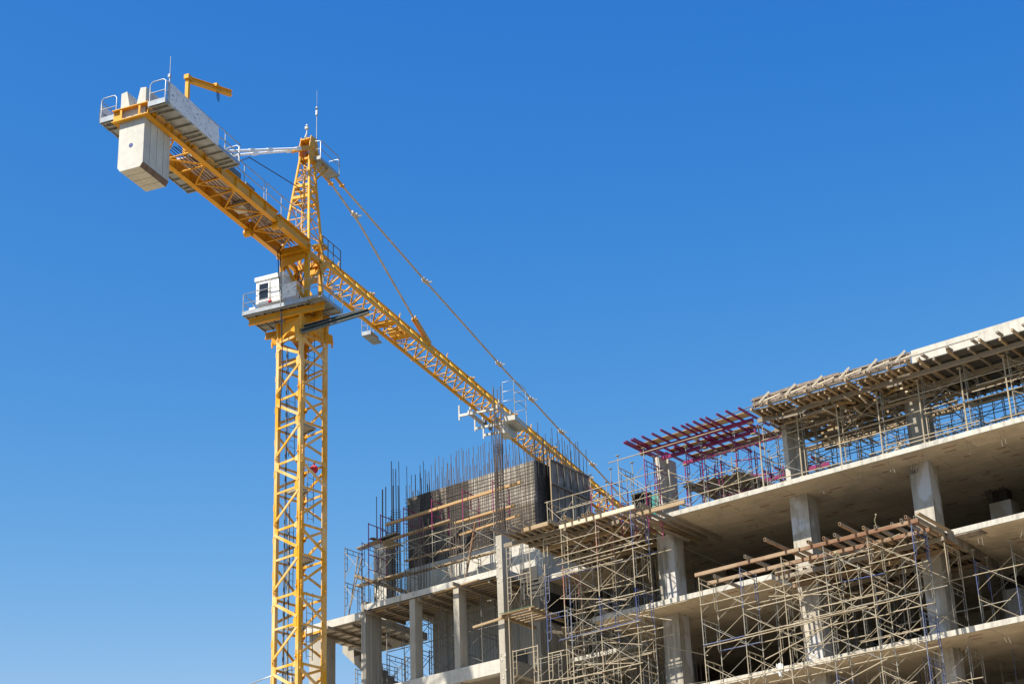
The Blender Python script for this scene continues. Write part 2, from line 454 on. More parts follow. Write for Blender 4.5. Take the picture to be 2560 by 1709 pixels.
m.box(-1.8, 1.8, -1.8, 1.8, 0, .22)
m.build('foundation', M['conc'], CR)
# hanging hoses and power cables inside the mast
ld = (leg('N', 0) - leg('L', 0)).normalized()
for k, (u, mm, r) in enumerate(((.22, 'steel_dark', .03), (.48, 'steel_grey', .034), (.52, 'blackc', .02), (.30, 'blackc', .014))):
    pts = []
    for i in range(14):
        z = (29.4 if k in (1, 2) else 36.5) - i * (1.35 if k in (1, 2) else 1.9)
        if z < 0: break
        wv = .03 * math.sin(i * 1.7 + k * 2) if k > 1 else 0
        pts.append(leg('L', 0) * .8 + ld * (u + wv) + V3((0, 0, z)))
    m = MB(); m.ptube(pts, r, 6); m.build('mast_cable', M[mm], CR)

# tower top box, slew ring
m = MB()
def sq(r, z): return [leg(n, z, r) for n in ('N', 'R', 'F', 'L')]
a, b = sq(1.03, 37.12), sq(1.05, 37.66)
m.add(a + b, [(3, 2, 1, 0), (4, 5, 6, 7)] + [(i, (i + 1) % 4, 4 + (i + 1) % 4, 4 + i) for i in range(4)])
for n in LA:
    m.beam(leg(n, 36.9, 1.02), leg(n, 37.72, 1.06), .15, .15, FD)
for aa, bb in FACES:        # haunch plates under the box
    dab = (leg(bb, 0) - leg(aa, 0)).normalized(); nrm = dab.cross(V3((0, 0, 1)))
    for n, s in ((aa, 1), (bb, -1)):
        p = leg(n, 0, 1.0) + nrm * .03
        m.prism([p + V3((0, 0, 36.35)), p + V3((0, 0, 37.12)), p + dab * (s * .62) + V3((0, 0, 37.12)), p + dab * (s * .40) + V3((0, 0, 36.98)), p + dab * (s * .2) + V3((0, 0, 36.75))], nrm * .02)
m.build('tower_head_box', M['yellow'], CR)
m = MB(); m.disc((0, 0, 37.66), (0, 0, 1), .80, .13, 28); m.disc((0, 0, 37.79), (0, 0, 1), .68, .12, 28)
m.disc((0, 0, 37.91), (0, 0, 1), .82, .1, 28)
for k in range(28):
    a = 2 * math.pi * k / 28; m.beam((.74 * math.cos(a), .74 * math.sin(a), 37.79), (.74 * math.cos(a), .74 * math.sin(a), 37.91), .05, .05)
m.build('slewing_ring', M['yellow'], CR)
m = MB()
for dx, dy in ((-.35, -1.0), (.4, -.95)):
    m.disc((dx, dy, 37.55), (0, 0, 1), .15, .5, 12); m.disc((dx, dy, 38.05), (0, 0, 1), .11, .28, 12)
    for q in range(4): m.disc((dx, dy, 37.62 + q * .11), (0, 0, 1), .2, .03, 12)
m.build('slewing_motor', M['yellow'], CR)
# side brackets of the tower head
for n, s in (('L', 1), ('R', 1)):
    m = MB(); p = leg(n, 0, 1.0); d = p.normalized()
    m.prism([p + V3((0, 0, 36.75)), p + V3((0, 0, 37.25)), p + d * .32 + V3((0, 0, 37.1)), p + d * .36 + V3((0, 0, 36.72))], d.cross(V3((0, 0, 1))) * .12)
    m.disc(p + d * .3 + V3((0, 0, 36.8)), (0, 0, -1), .04, .25, 8)
    m.build('lifting_bracket', M['yellow'], CR)

# slewing frame: four columns, diagonals, top frame
m = MB()
cx = (-.72, .52); cy = (-.62, .62)
for x in cx:
    for y in cy:
        m.beam((x, y, 38.0), (x, y, 40.75), .2, .17, (1, 0, 0))
        m.prism([(x - .1, y - .09, 40.2), (x - .1, y - .09, 40.8), (x + .35 * (1 if x < 0 else -1), y - .09, 40.8)], (0, .02, 0))
m.beam((-.72, .5, 40.45), (-.72, -.5, 38.5), .07, .14)
m.beam((.5, -.62, 40.5), (-.6, -.62, 39.2), .07, .18)
m.beam((.5, .62, 40.5), (-.6, .62, 39.2), .07, .18)
m.beam((.52, .5, 40.5), (.52, -.5, 38.6), .07, .14)
for x in cx: m.beam((x, -.74, 40.76), (x, .74, 40.76), .22, .24)
for y in cy: m.beam((-.84, y, 40.77), (.9, y, 40.77), .18, .26)
m.prism([(-.86, .6, 40.2), (-.86, .6, 40.65), (-.86, -.6, 40.65), (-.86, -.6, 40.42)], (-.03, 0, 0))
m.build('slewing_frame', M['yellow'], CR)
m = MB()
m.box(.55, 1.15, -.45, .25, 40.2, 40.6); m.disc((.3, -.3, 40.35), (1, 0, 0), .16, .4, 10); m.box(.7, 1.2, .3, .6, 39.9, 40.3)
m.build('slewing_motor', M['yellow'], CR)
m = MB()
for y, z in ((-.2, 39.2), (.1, 39.4), (.35, 38.8)): m.ptube([(.4, y, 40.6), (.2, y + .1, 39.8), (.0, y, z), (-.1, y + .15, 38.3)], .022, 5)
m.build('hose', M['blackc'], CR)
# two black ropes hanging from the counter jib
m = MB()
m.ptube([(-1.3, .55, 40.85), (-1.25, .5, 39.8), (-1.22, .42, 38.4), (-1.1, .40, 36.9), (-.85, .45, 35.5), (-.6, .75, 33)], .022, 5)
m.ptube([(-1.3, .42, 40.85), (-1.27, .38, 39.7), (-1.22, .35, 38.3), (-1.1, .38, 37), (-.8, .5, 35.4)], .016, 5)
m.build('hanging_rope', M['blackc'], CR)

# cab platform
m = MB()
m.box(-1.28, .62, .95, 2.26, 38.1, 38.145); m.box(-1.28, -.75, -1.5, .95, 38.1, 38.145)
m.box(-1.5, .42, -1.76, -1.06, 38.02, 38.06)
for y in (2.26, -1.5): pass
m.beam((-1.3, 2.28, 38.17), (-1.3, -1.52, 38.17), .02, .18)       # toe board to the rear
m.beam((-1.3, 2.28, 38.17), (.62, 2.28, 38.17), .02, .18)
m.beam((-1.5, -1.77, 38.10), (.42, -1.77, 38.10), .02, .17); m.beam((.43, -1.77, 38.1), (.43, -1.05, 38.1), .02, .17)
m.beam((-1.5, -1.05, 38.0), (.42, -1.05, 38.0), .02, .1)
pl = m.build('cab_platform', M['galv'], CR)
m = MB()
for i in range(9): m.beam((-1.25, 2.2 - i * .42, 38.06), (-.75 if i > 2 else .6, 2.2 - i * .42, 38.06), .04, .07)
m.beam((-1.22, 2.2, 38.06), (-1.22, -1.25, 38.06), .04, .08)
for x in (-1.22, -.9, -.2, .3): m.beam((x, -1.72, 37.98), (x, -1.1, 37.98), .04, .06)
m.beam((-1.3, -1.25, 38.02), (.3, -1.25, 37.98), .04, .06)
for x in (-.65, .0): m.beam((x, 2.2, 38.05), (x, 1.0, 38.05), .04, .08)
m.build('grating_frame', M['grate'], pl)
m = MB()
m.ibeam((-.95, 2.14, 37.86), (-.95, -1.62, 37.86), .14, .30); m.ibeam((.66, 2.25, 37.86), (.66, -1.0, 37.86), .14, .30)
m.build('platform_beam', M['yellow'], CR)
m = MB()
def rail(m, pts, z, h, posts, r=.022):
    """handrail, midrail and posts over a line of (x, y) points"""
    for f in (1.0, .52): m.ptube([(x, y, z + h * f) for x, y in pts], r, 6)
    for x, y in posts: m.tube((x, y, z), (x, y, z + h), r, 6)
rail(m, [(.6, 2.26), (-1.1, 2.26), (-1.3, 2.2), (-1.32, .4), (-1.32, -1.5)], 38.15, .95, [(-1.3, 2.24), (-1.32, .35), (-1.32, -1.5), (.6, 2.26), (-.4, 2.26)])
rail(m, [(-1.4, -1.77), (.25, -1.77), (.42, -1.77)], 38.1, .95, [(-1.35, -1.77), (-.4, -1.77), (.42, -1.77)])
m.tube((.42, -1.77, 39.05), (.42, -1.1, 39.05), .022); m.tube((.42, -1.1, 38.05), (.42, -1.1, 39.05), .022)
m.build('railing', M['galv'], CR)
# cab
m = MB(); m.box(-1.2, .9, .27, 1.66, 38.45, 39.62)
cab = m.build('cab', M['white'], CR)
m = MB(); m.box(-1.26, .96, .22, 1.71, 39.62, 39.80); m.box(-1.2, .7, .6, 1.2, 39.80, 39.84); m.build('cab_roof', M['white'], cab)
m = MB(); m.box(-1.235, -1.20, .98, 1.54, 38.58, 39.50); m.build('window_frame', M['white'], cab)
m = MB(); m.box(-1.243, -1.236, 1.03, 1.48, 38.66, 39.44); m.build('window_pane', M['glass'], cab)
m = MB(); m.box(-.6, .5, 1.66, 1.67, 38.7, 39.4); m.box(.9, .91, .35, 1.55, 38.6, 39.5); m.build('window_pane', M['glass'], cab)
m = MB(); m.beam((-1.225, .93, 38.5), (-1.225, .93, 39.6), .02, .035, (0, 1, 0)); m.beam((-1.215, .95, 38.46), (-1.215, .28, 38.46), .03, .04)
m.box(-1.23, -1.2, 1.57, 1.63, 39.2, 39.27); m.build('cab_trim', M['trolley'], cab)
m = MB(); m.box(-1.25, .5, 1.68, 2.05, 38.18, 38.30); m.box(-1.2, -.6, 1.7, 2.0, 38.36, 38.42)
for x in (-1.15, -.65): m.box(x, x + .05, 1.75, 1.95, 38.30, 38.36)
m.build('equipment_bracket', M['white'], CR)
m = MB(); m.sphere((-1.27, .92, 38.50), .085, 10, 6, (.5, 1, 1)); m.tube((-1.27, .90, 38.5), (-1.26, .86, 38.76), .012, 5); m.build('alarm_bell', M['red'], CR)

# counter jib : two I-beams, cross bracing, floor, walkways, railings
RB = []
def beamside(y):
    m = MB()
    m.ibeam((-13.45, y, 41.12), (-3.55, y, 41.12), .22, .54, .03)
    m.ibeam((-3.5, y, 41.06), (-.75, y, 41.06), .24, .50, .03)
    for x in (-3.6, -.82):
        m.box(x - .05, x + .05, y - .14, y + .14, 40.72, 41.1)
    m.disc((-3.55, y - .16, 40.72), (0, 1, 0), .17, .32, 12)
    for i in range(9): m.box(-13 + i * 1.2, -12.985 + i * 1.2, y - .1, y + .1, 40.9, 41.34)
    return m
for y in (-.70, .70): beamside(y).build('counter_jib_beam', M['yellow'], CR)
m = MB()
x = -11.4; s = 1
while x < -1.2:
    m.tube((x, -.62, 40.9), (x, .62, 40.9), .04, 6)
    m.tube((x, -.6 * s, 40.92), (x + 1.15, .6 * s, 40.92), .04, 6)
    m.tube((x, .62, 40.9), (x + .55, 0, 41.3), .03, 6); m.tube((x, -.62, 40.9), (x + .55, 0, 41.3), .03, 6)
    x += 1.15; s = -s
m.beam((-.9, -.7, 40.95), (-.9, .7, 40.95), .12, .3)
m.build('cross_bracing', M['yellow'], CR)
m = MB(); m.box(-9.4, -1.0, -.58, .58, 41.31, 41.335); m.build('counter_jib_floor', M['pink'], CR)
m = MB()
for k in range(6):
    y = -.35 + k * .13
    m.ptube([(-10.5 + i * 1.2, y + .05 * math.sin(i * 1.3 + k), 41.24 - .05 * abs(math.sin(i * .9 + k))) for i in range(9)], .018, 5)
m.build('cable', M['blackc'], CR)
m = MB(); m.box(-7.6, -6.2, -.5, .5, 41.36, 42.0); m.disc((-7.2, -.6, 41.75), (0, 1, 0), .36, 1.2, 16); m.box(-5.6, -4.9, -.4, .4, 41.36, 41.95)
m.box(-9.1, -8.5, -.3, .4, 41.36, 41.9); m.build('hoist_winch', M['galv_dark'], CR)
m = MB(); m.box(-5.35, -4.75, -.1, .45, 41.0, 41.28); m.build('junction_box', M['trolley'], CR)
# end frame around the counterweight
m = MB()
for z in (40.88, 41.38): m.beam((-13.52, -.83, z), (-13.52, .83, z), .2, .035)
for y in (-.42, .42): m.beam((-13.58, y, 40.9), (-13.58, y, 41.36), .09, .03, (1, 0, 0))
m.box(-13.5, -13.46, .5, .83, 40.9, 41.36)
m.build('end_frame', M['yellow'], CR)
# counterweight blocks: notched at the top, chamfered at the bottom
for i in range(4):
    x0 = -13.42 + i * .455
    pr = [(.57, 38.87), (.45, 38.70), (-.45, 38.70), (-.57, 38.87), (-.57, 42.2), (-.31, 42.24), (-.16, 41.52), (.16, 41.52), (.31, 42.24), (.57, 42.2)]
    m = MB(); m.prism([(x0, y, z) for y, z in pr], (.428, 0, 0))
    b = m.build('counterweight_block', M['conc_block'], CR)
    m = MB(); m.prism([(x0 + .003, -.46, 38.69), (x0 + .003, -.578, 38.865), (x0 + .003, -.574, 38.895), (x0 + .003, -.44, 38.697)], (.422, 0, 0)); m.build('stained_edge', M['conc_brown'], b)
    m = MB(); m.disc((x0 - .004, .0, 39.74), (1, 0, 0), .1, .02, 16); m.disc((x0 - .004, .0, 40.98), (1, 0, 0), .1, .02, 16)
    m.build('lifting_hole', M['glass'] if i else M['steel_blue'], b)
# walkways beside the counterweight
def walkway(y0, y1, xa, xb, z):
    s = 1 if y1 > y0 else -1
    m = MB(); lo, hi = min(y0, y1), max(y0, y1)
    m.box(xa, xb, lo, hi, z, z + .02)
    m.beam((xa, y1, z + .03), (xb, y1, z + .03), .03, .16); m.beam((xa - .015, lo, z + .06), (xa - .015, hi, z + .06), .03, .22); m.beam((xb, lo, z + .03), (xb, hi, z + .03), .03, .12)
    wk = m.build('walkway', M['galv'], CR)
    m = MB(); n = int((xb - xa) / .55)
    for i in range(n + 1):
        x = xa + .06 + (xb - xa - .12) * i / n
        m.beam((x, y0, z - .045), (x, y1, z - .045), .05, .08)
        for q in range(6): m.box(x + .07, x + .10, lo + (hi - lo) * (q + .2) / 6, lo + (hi - lo) * (q + .6) / 6, z - .03, z - .004)
    for x in (xa + .3, (xa + xb) / 2, xb - .4): m.beam((x, y0 + s * .7, z - .06), (x, y0 - s * .12, z - .1), .06, .07)
    m.build('grating', M['grate'], wk)
    m = MB()
    for i in range(6): m.box(xa + .4 + i * .95, xa + .52 + i * .95, y0 - s * .05 - .05, y0 - s * .05 + .05, z - .14, z - .02)
    m.build('walkway_bracket', M['yellow'], wk)
walkway(-.84, -1.62, -13.62, -8.15, 41.16)
walkway(.84, 1.62, -13.25, -6.9, 41.30)
def hoop(m, x, y0, y1, z, h=1.0, r=.024):
    m.ptube([(x, y0, z), (x, y0, z + h - .12), (x, y0 + (y1 - y0) * .15, z + h), (x, y1 - (y1 - y0) * .15, z + h), (x, y1, z + h - .08), (x, y1, z)], r, 6)
    m.tube((x, y0, z + h * .52), (x, y1, z + h * .52), r * .9, 6)
m = MB(); hoop(m, -13.62, -.9, -1.6, 41.16, 1.02); hoop(m, -8.2, -.95, -1.6, 41.1, .95)
rail(m, [(-13.6, -1.63), (-9.0, -1.63), (-8.3, -1.63), (-8.18, -1.63)], 41.16, .92, [(-13.5, -1.63), (-11.8, -1.63), (-10.0, -1.63), (-9.3, -1.63), (-8.18, -1.63)])
m.build('railing', M['galv'], CR)
m = MB(); hoop(m, -13.25, .9, 1.6, 41.30, 1.05)
rail(m, [(-13.2, 1.63), (-6.9, 1.63)], 41.30, .95, [(-13.2, 1.63), (-11, 1.63), (-9, 1.63), (-6.9, 1.63)])
m.build('railing', M['galv'], CR)
for xa, xb in ((-8.05, -4.8), (-4.65, -2.05)):
    m = MB(); rail(m, [(xa, -.8), (xb - .12, -.8), (xb, -.8)], 41.36, .92, [(xa + .05, -.8), ((xa + xb) / 2, -.8), (xb, -.8)]); m.build('railing', M['galv'], CR)
    m = MB(); rail(m, [(xa, .8), (xb, .8)], 41.36, .92, [(xa + .05, .8), ((xa + xb) / 2, .8), (xb, .8)]); m.build('railing', M['galv'], CR)
m = MB(); m.tube((-13.45, -1.66, 41.2), (-13.45, -1.66, 42.35), .03, 6); m.tube((-13.45, -1.66, 42.35), (-13.45, -1.66, 43.25), .016, 5); m.box(-13.5, -13.4, -1.7, -1.6, 42.3, 42.45)
m.build('antenna', M['galv'], CR)
# service davit on the counter jib
m = MB(); m.beam((-9.55, .10, 41.3), (-9.55, .10, 45.05), .15, .15, (1, 0, 0))
m.ibeam((-9.62, .14, 44.92), (-7.80, -.92, 44.92), .16, .26, .025); m.box(-9.7, -9.4, -.02, .2, 44.9, 45.1)
dv = m.build('davit', M['yellow'], CR)
m = MB(); m.box(-8.55, -8.3, -.66, -.46, 44.98, 45.12); m.build('davit_trolley', M['yellow'], dv)
m = MB()
for q in (0, .06, .12): m.ptube([(-8.42 + q, -.58, 44.8), (-8.42 + q, -.6, 44.45), (-8.36 + q, -.6, 44.35), (-8.32 + q, -.6, 44.5), (-8.33 + q, -.58, 44.8)], .007, 4)
m.build('davit_chain', M['blackc'], dv)

# tower head pyramid
m = MB(); B = {(-1, -1): (-.72, -.68), (-1, 1): (-.80, .62), (1, -1): (.72, -.60), (1, 1): (.80, .62)}
Tt = {(-1, -1): (-.05, -.30), (-1, 1): (-.12, .12), (1, -1): (.40, -.28), (1, 1): (.32, .12)}
def hl(k, f): a = V3((*B[k], 41.0)); b = V3((*Tt[k], 46.1)); return a + (b - a) * f
for k in B: m.tube(hl(k, 0), hl(k, 1), .07, 8, .06)
th = m.build('tower_top', M['yellow_jib'], CR)
m = MB(); fr = [0, .17, .33, .48, .62, .74, .85, .94]; ks = [(-1, -1), (1, -1), (1, 1), (-1, 1)]
for i in range(len(fr) - 1):
    for q in range(4):
        a, b = ks[q], ks[(q + 1) % 4]
        if i: m.tube(hl(a, fr[i]), hl(b, fr[i]), .028, 5)
        if (i + q) % 2: a, b = b, a
        m.tube(hl(a, fr[i]), hl(b, fr[i + 1]), .026, 5)
for z in (.56, .68):
    for q in range(4): m.beam(hl(ks[q], z), hl(ks[(q + 1) % 4], z), .1, .14)
m.build('lattice_bracing', M['yellow_jib'], th)
m = MB()
m.prism([(-.18, -.36, 45.9), (-.12, -.36, 46.7), (.02, -.36, 47.2), (.55, -.36, 47.25), (.72, -.36, 46.6), (.5, -.36, 45.9)], (0, .03, 0))
m.prism([(-.18, .16, 45.9), (-.12, .16, 46.7), (.02, .16, 47.2), (.55, .16, 47.25), (.72, .16, 46.6), (.5, .16, 45.9)], (0, .03, 0))
m.box(-.1, .5, -.33, .16, 46.98, 47.04); m.disc((.15, -.4, 46.62), (0, 1, 0), .09, .64, 10); m.disc((.5, -.4, 46.5), (0, 1, 0), .08, .64, 10); m.box(.0, .45, -.33, .16, 46.0, 46.1)
m.build('head_plate', M['yellow'], th)
m = MB()
for sg in (-1, 1): m.tube(V3((-.2, -.15 + .16 * sg, 41.3)), V3((.12, -.12 + .14 * sg, 46.3)), .018, 5)
for i in range(17):
    f = i / 17; m.tube(V3((-.2 + .32 * f, -.30 + .02 * f, 41.4 + 5 * f)), V3((-.2 + .32 * f, .01 + .01 * f, 41.4 + 5 * f)), .012, 4)
m.build('ladder', M['galv'], th)
m = MB(); m.box(.3, 2.1, -.68, -.10, 46.02, 46.05); m.beam((.29, -.68, 46.1), (.29, -.1, 46.1), .02, .18); m.beam((.3, -.69, 46.05), (2.1, -.69, 46.05), .02, .12); m.beam((2.1, -.68, 46.05), (2.1, -.1, 46.05), .02, .12)
hp = m.build('head_platform', M['galv'], th)
m = MB(); m.ptube([(.3, -.69, 46.05), (.3, -.69, 46.9), (.4, -.69, 47.0), (1.95, -.69, 47.0), (2.08, -.69, 46.9), (2.1, -.69, 46.05)], .024, 6); m.tube((.3, -.69, 46.55), (2.1, -.69, 46.55), .02, 6)
m.ptube([(2.1, -.69, 46.8), (2.1, -.6, 46.92), (2.1, -.15, 46.92)], .022, 6); m.ptube([(.3, -.69, 46.95), (.3, -.2, 47.05), (.3, -.12, 46.9), (.3, -.1, 46.05)], .022, 6); m.tube((.3, -.69, 46.55), (.3, -.1, 46.55), .018)
m.build('railing', M['galv'], hp)
m = MB(); m.beam((.45, -.3, 45.35), (.9, -.5, 45.98), .08, .08); m.beam((.5, -.3, 45.1), (1.25, -.5, 45.98), .08, .08); m.build('platform_strut', M['yellow'], hp)
m = MB(); m.tube((.62, -.3, 46.9), (.62, -.3, 49.0), .02, 6); m.tube((.62, -.3, 49.0), (.62, -.3, 49.95), .009, 5); m.sphere((.62, -.3, 48.98), .075, 8, 6); m.box(.57, .67, -.35, -.25, 48.6, 48.85)
m.build('antenna', M['galv'], th)
m = MB(); m.tube((.05, -.1, 47.0), (.05, -.1, 47.75), .03, 6); m.box(-.02, .12, -.17, -.03, 47.6, 47.72); m.tube((.05, -.1, 47.4), (-.12, -.1, 47.05), .03); m.sphere((.05, -.1, 47.8), .06, 8, 6); m.build('warning_lamp', M['trolley'], th)
# rear pendants
m = MB()
for y in (-.32, .12):
    m.beam((.1, y, 46.62), (-1.0, y, 45.97), .06, .2)
m.box(-.98, -.8, -.36, .16, 45.95, 46.12)
m.build('pendant_link', M['yellow'], CR)
for y, ye in ((-.32, -.66), (.12, .66)):
    m = MB(); a = V3((-.95, y, 46.0)); b = V3((-9.3, ye, 41.4))
    m.tube(a, b, .055, 6)
    for f in (.02, .34, .53):
        p = a + (b - a) * f; m.beam(p - (b - a).normalized() * .22, p + (b - a).normalized() * .22, .11, .16)
    m.build('rear_pendant', M['white'], CR)
m = MB(); m.tube((-4.8, .0, 43.66), (-.36, 0, 44.32), .022, 5); m.tube((-4.7, 0, 43.7), (-7.0, -.2, 42.0), .02, 5); m.build('hoist_rope', M['blackc'], CR)
# fore pendants
m = MB()
for y in (-.36, .22):
    m.beam((.5, y, 46.5), (3.1, y, 46.28 if y > 0 else 46.02), .05, .17); m.disc((3.0, y - .1, 46.28 if y > 0 else 46.03), (0, 1, 0), .06, .22, 8)
m.build('pendant_link', M['yellow'], CR)
def pend(pts, y0, joints, name):
    m = MB()
    m.ptube([(x, y0 if i == 0 else 0.0, z) for i, (x, z) in enumerate(pts)], .05, 6)
    for jx, jz in joints:
        m.beam((jx - .28, 0, jz + .02), (jx + .28, 0, jz - .03), .15, .13); m.tube((jx, -.16, jz), (jx, .16, jz), .05, 6)
        m.beam((jx + .16, -.02, jz - .02), (jx + .34, -.2, jz + .06), .06, .06)
    return m.build(name, M['rod'], CR)
pend([(3.0, 46.03), (12.58, 45.35), (21.7, 44.32), (26.2, 43.87), (30.6, 43.44), (35.5, 43.05), (44.5, 42.1)], -.36, [(12.58, 45.35), (21.72, 44.32), (26.2, 43.87), (30.6, 43.44), (35.5, 43.05)], 'fore_pendant')
pend([(3.0, 46.28), (5.4, 45.25), (11.3, 42.6)], .22, [(4.9, 45.5)], 'fore_pendant')
m = MB(); 
for y in (-.07, .07): m.beam((11.15, y, 42.68), (12.95, y, 41.95), .04, .26)
m.tube((11.3, -.14, 42.6), (11.3, .14, 42.6), .07, 8); m.build('pendant_bracket', M['yellow'], CR)

# jib : two bottom chords, one top chord, lacing; sections are parts
BAY = 1.14; X0 = .95; NB = 40; PER = 5
def node(i): return X0 + i * BAY
for s in range(NB // PER):
    a, b = node(s * PER), node((s + 1) * PER)
    m = MB()
    for y in (-.6, .6):
        m.beam((a + .003, y, 41.0), (b - .003, y, 41.0), .13, .13)
        m.box(b - .14, b - .01, y - .1, y + .1, 40.91, 41.09)
    m.tube((a, 0, 41.93), (b, 0, 41.93), .075, 8)
    m.beam((b - .2, 0, 42.0), (b + .2, 0, 42.0), .1, .12); m.tube((b - .05, -.2, 42.02), (b - .05, .2, 42.02), .035, 6)
    js = m.build('jib_section', M['yellow_jib'], CR)
    m = MB()
    for i in range(s * PER, (s + 1) * PER):
        x, xm, x1 = node(i), node(i) + BAY / 2, node(i + 1)
        m.tube((x, -.58, 41.0), (x, .58, 41.0), .034, 6)
        if i % 2: m.tube((x, -.58, 41.0), (x1, .58, 41.0), .034, 6)
        else: m.tube((x, .58, 41.0), (x1, -.58, 41.0), .034, 6)
        for y in (-.57, .57):
            m.tube((x, y, 41.03), (xm, 0, 41.9), .043, 6); m.tube((xm, 0, 41.9), (x1, y, 41.03), .043, 6)
    m.build('jib_lacing', M['yellow_jib'], js)
m = MB(); 
for z, y in ((41.12, .35), (41.2, .3)): m.tube((1, y, z), (node(NB) - 1, y, z), .014, 4)
m.build('trolley_rope', M['blackc'], CR)
m = MB(); m.box(7.9, 8.5, -.6, .6, 41.12, 41.17); m.beam((8.0, -.6, 41.08), (8.0, .6, 41.08), .5, .05); m.disc((9.1, -.3, 41.1), (0, 1, 0), .2, .6, 12); m.box(9.5, 10.0, -.5, .5, 41.05, 41.2); m.build('trolley_winch', M['yellow'], CR)
m = MB(); m.box(7.9, 9.1, .72, 1.2, 40.62, 40.66); m.beam((7.9, 1.2, 40.72), (9.1, 1.2, 40.72), .02, .2); m.beam((7.9, .72, 40.72), (7.9, 1.2, 40.72), .02, .2); m.box(7.92, 8.7, .72, 1.15, 40.66, 40.8)
bk = m.build('winch_basket', M['galv'], CR)
m = MB(); rail(m, [(7.9, .72), (7.9, 1.2), (9.1, 1.2)], 40.64, .95, [(7.9, .72), (7.9, 1.2), (8.5, 1.2), (9.1, 1.2)], .018); m.build('railing', M['galv'], bk)
# railing cage at the jib foot
m = MB(); rail(m, [(.6, -.66), (2.3, -.66)], 41.2, 1.0, [(.62, -.66), (1.1, -.66), (1.6, -.66), (2.28, -.66)]); m.build('railing', M['steel_dark'], CR)
m = MB(); m.beam((1.15, -.3, 41.2), (1.15, -.3, 42.55), .09, .09, (1, 0, 0)); m.box(.9, 1.4, -.5, .0, 41.9, 42.05); m.build('limit_switch_post', M['yellow_jib'], CR)
# hooks along the top chord
m = MB()
for x in (3.3, 9.6, 15.0, 26, 32): m.tube((x, 0, 42.0), (x, 0, 42.2), .03, 5); m.tube((x, 0, 42.2), (x + .12, 0, 42.3), .025, 5)
m.build('rope_guide', M['yellow_jib'], CR)

# trolley with its maintenance basket
tx = 20.2
m = MB()
for y in (-.82, .82):
    m.beam((tx - .9, y, 40.72), (tx + 1.3, y, 40.72), .09, .22)
    for x in (tx - .6, tx + 1.0):
        m.disc((x, y - .03, 41.0), (0, 1, 0), .1, .06, 12); m.beam((x, y, 40.75), (x, y, 41.25), .1, .06)
m.beam((tx - .8, -.82, 40.66), (tx - .8, 1.4, 40.66), .09, .14); m.beam((tx + 1.2, -.82, 40.62), (tx + 1.2, .95, 40.62), .09, .14)
m.beam((tx - .8, 1.4, 40.4), (tx - .8, 1.4, 41.25), .07, .07, (1, 0, 0)); m.beam((tx + .1, .9, 40.0), (tx + .1, .9, 41.0), .07, .07, (1, 0, 0)); m.beam((tx + 1.2, .9, 39.95), (tx + 1.2, .9, 40.9), .07, .07, (1, 0, 0))
m.beam((tx + .1, .9, 40.15), (tx + .1, -.8, 40.15), .08, .13); m.beam((tx + 1.2, .9, 40.15), (tx + 1.2, -.8, 40.15), .08, .13)
tr = m.build('trolley', M['trolley'], CR)
m = MB()
for x, y in ((tx + .3, -.35), (tx + .3, .35), (tx + .9, -.35), (tx + .9, .35)): m.disc((x, y, 40.42), (0, 1, 0), .2, .07, 16)
m.build('pulley', M['galv_dark'], tr)
m = MB(); m.box(tx - .3, tx + 1.3, -1.6, -.95, 40.05, 40.09); m.beam((tx - .3, -1.6, 40.16), (tx + 1.3, -1.6, 40.16), .02, .22); m.beam((tx - .3, -1.6, 40.18), (tx - .3, -.95, 40.18), .03, .26); m.beam((tx + 1.3, -1.6, 40.16), (tx + 1.3, -.95, 40.16), .03, .24)
m.beam((tx - .3, -.95, 40.1), (tx + 1.3, -.95, 40.1), .04, .12); m.prism([(tx + .1, -1.0, 39.6), (tx + .1, -1.0, 40.1), (tx + 1.1, -1.0, 40.1), (tx + 1.3, -1.0, 39.7), (tx + .7, -1.0, 39.45)], (0, .5, 0))
bs = m.build('maintenance_basket', M['trolley'], tr)
m = MB()
for x, y in ((tx - .3, -1.6), (tx + 1.3, -1.6), (tx - .3, -.95), (tx + 1.3, -.95)): m.tube((x, y, 40.1), (x, y, 42.3), .022, 5)
for z in (42.3, 41.75, 41.2): m.ptube([(tx - .3, -.95, z), (tx - .3, -1.6, z), (tx + .9, -1.7, z), (tx + 1.3, -1.6, z), (tx + 1.3, -.95, z)], .02, 5)
m.build('cage', M['galv'], bs)
m = MB()
for x, y in ((tx + .35, -.3), (tx + .85, .3)): m.tube((x, y, 40.3), (x, y, 29.5), .012, 4)
m.build('hoist_rope', M['blackc'], tr)

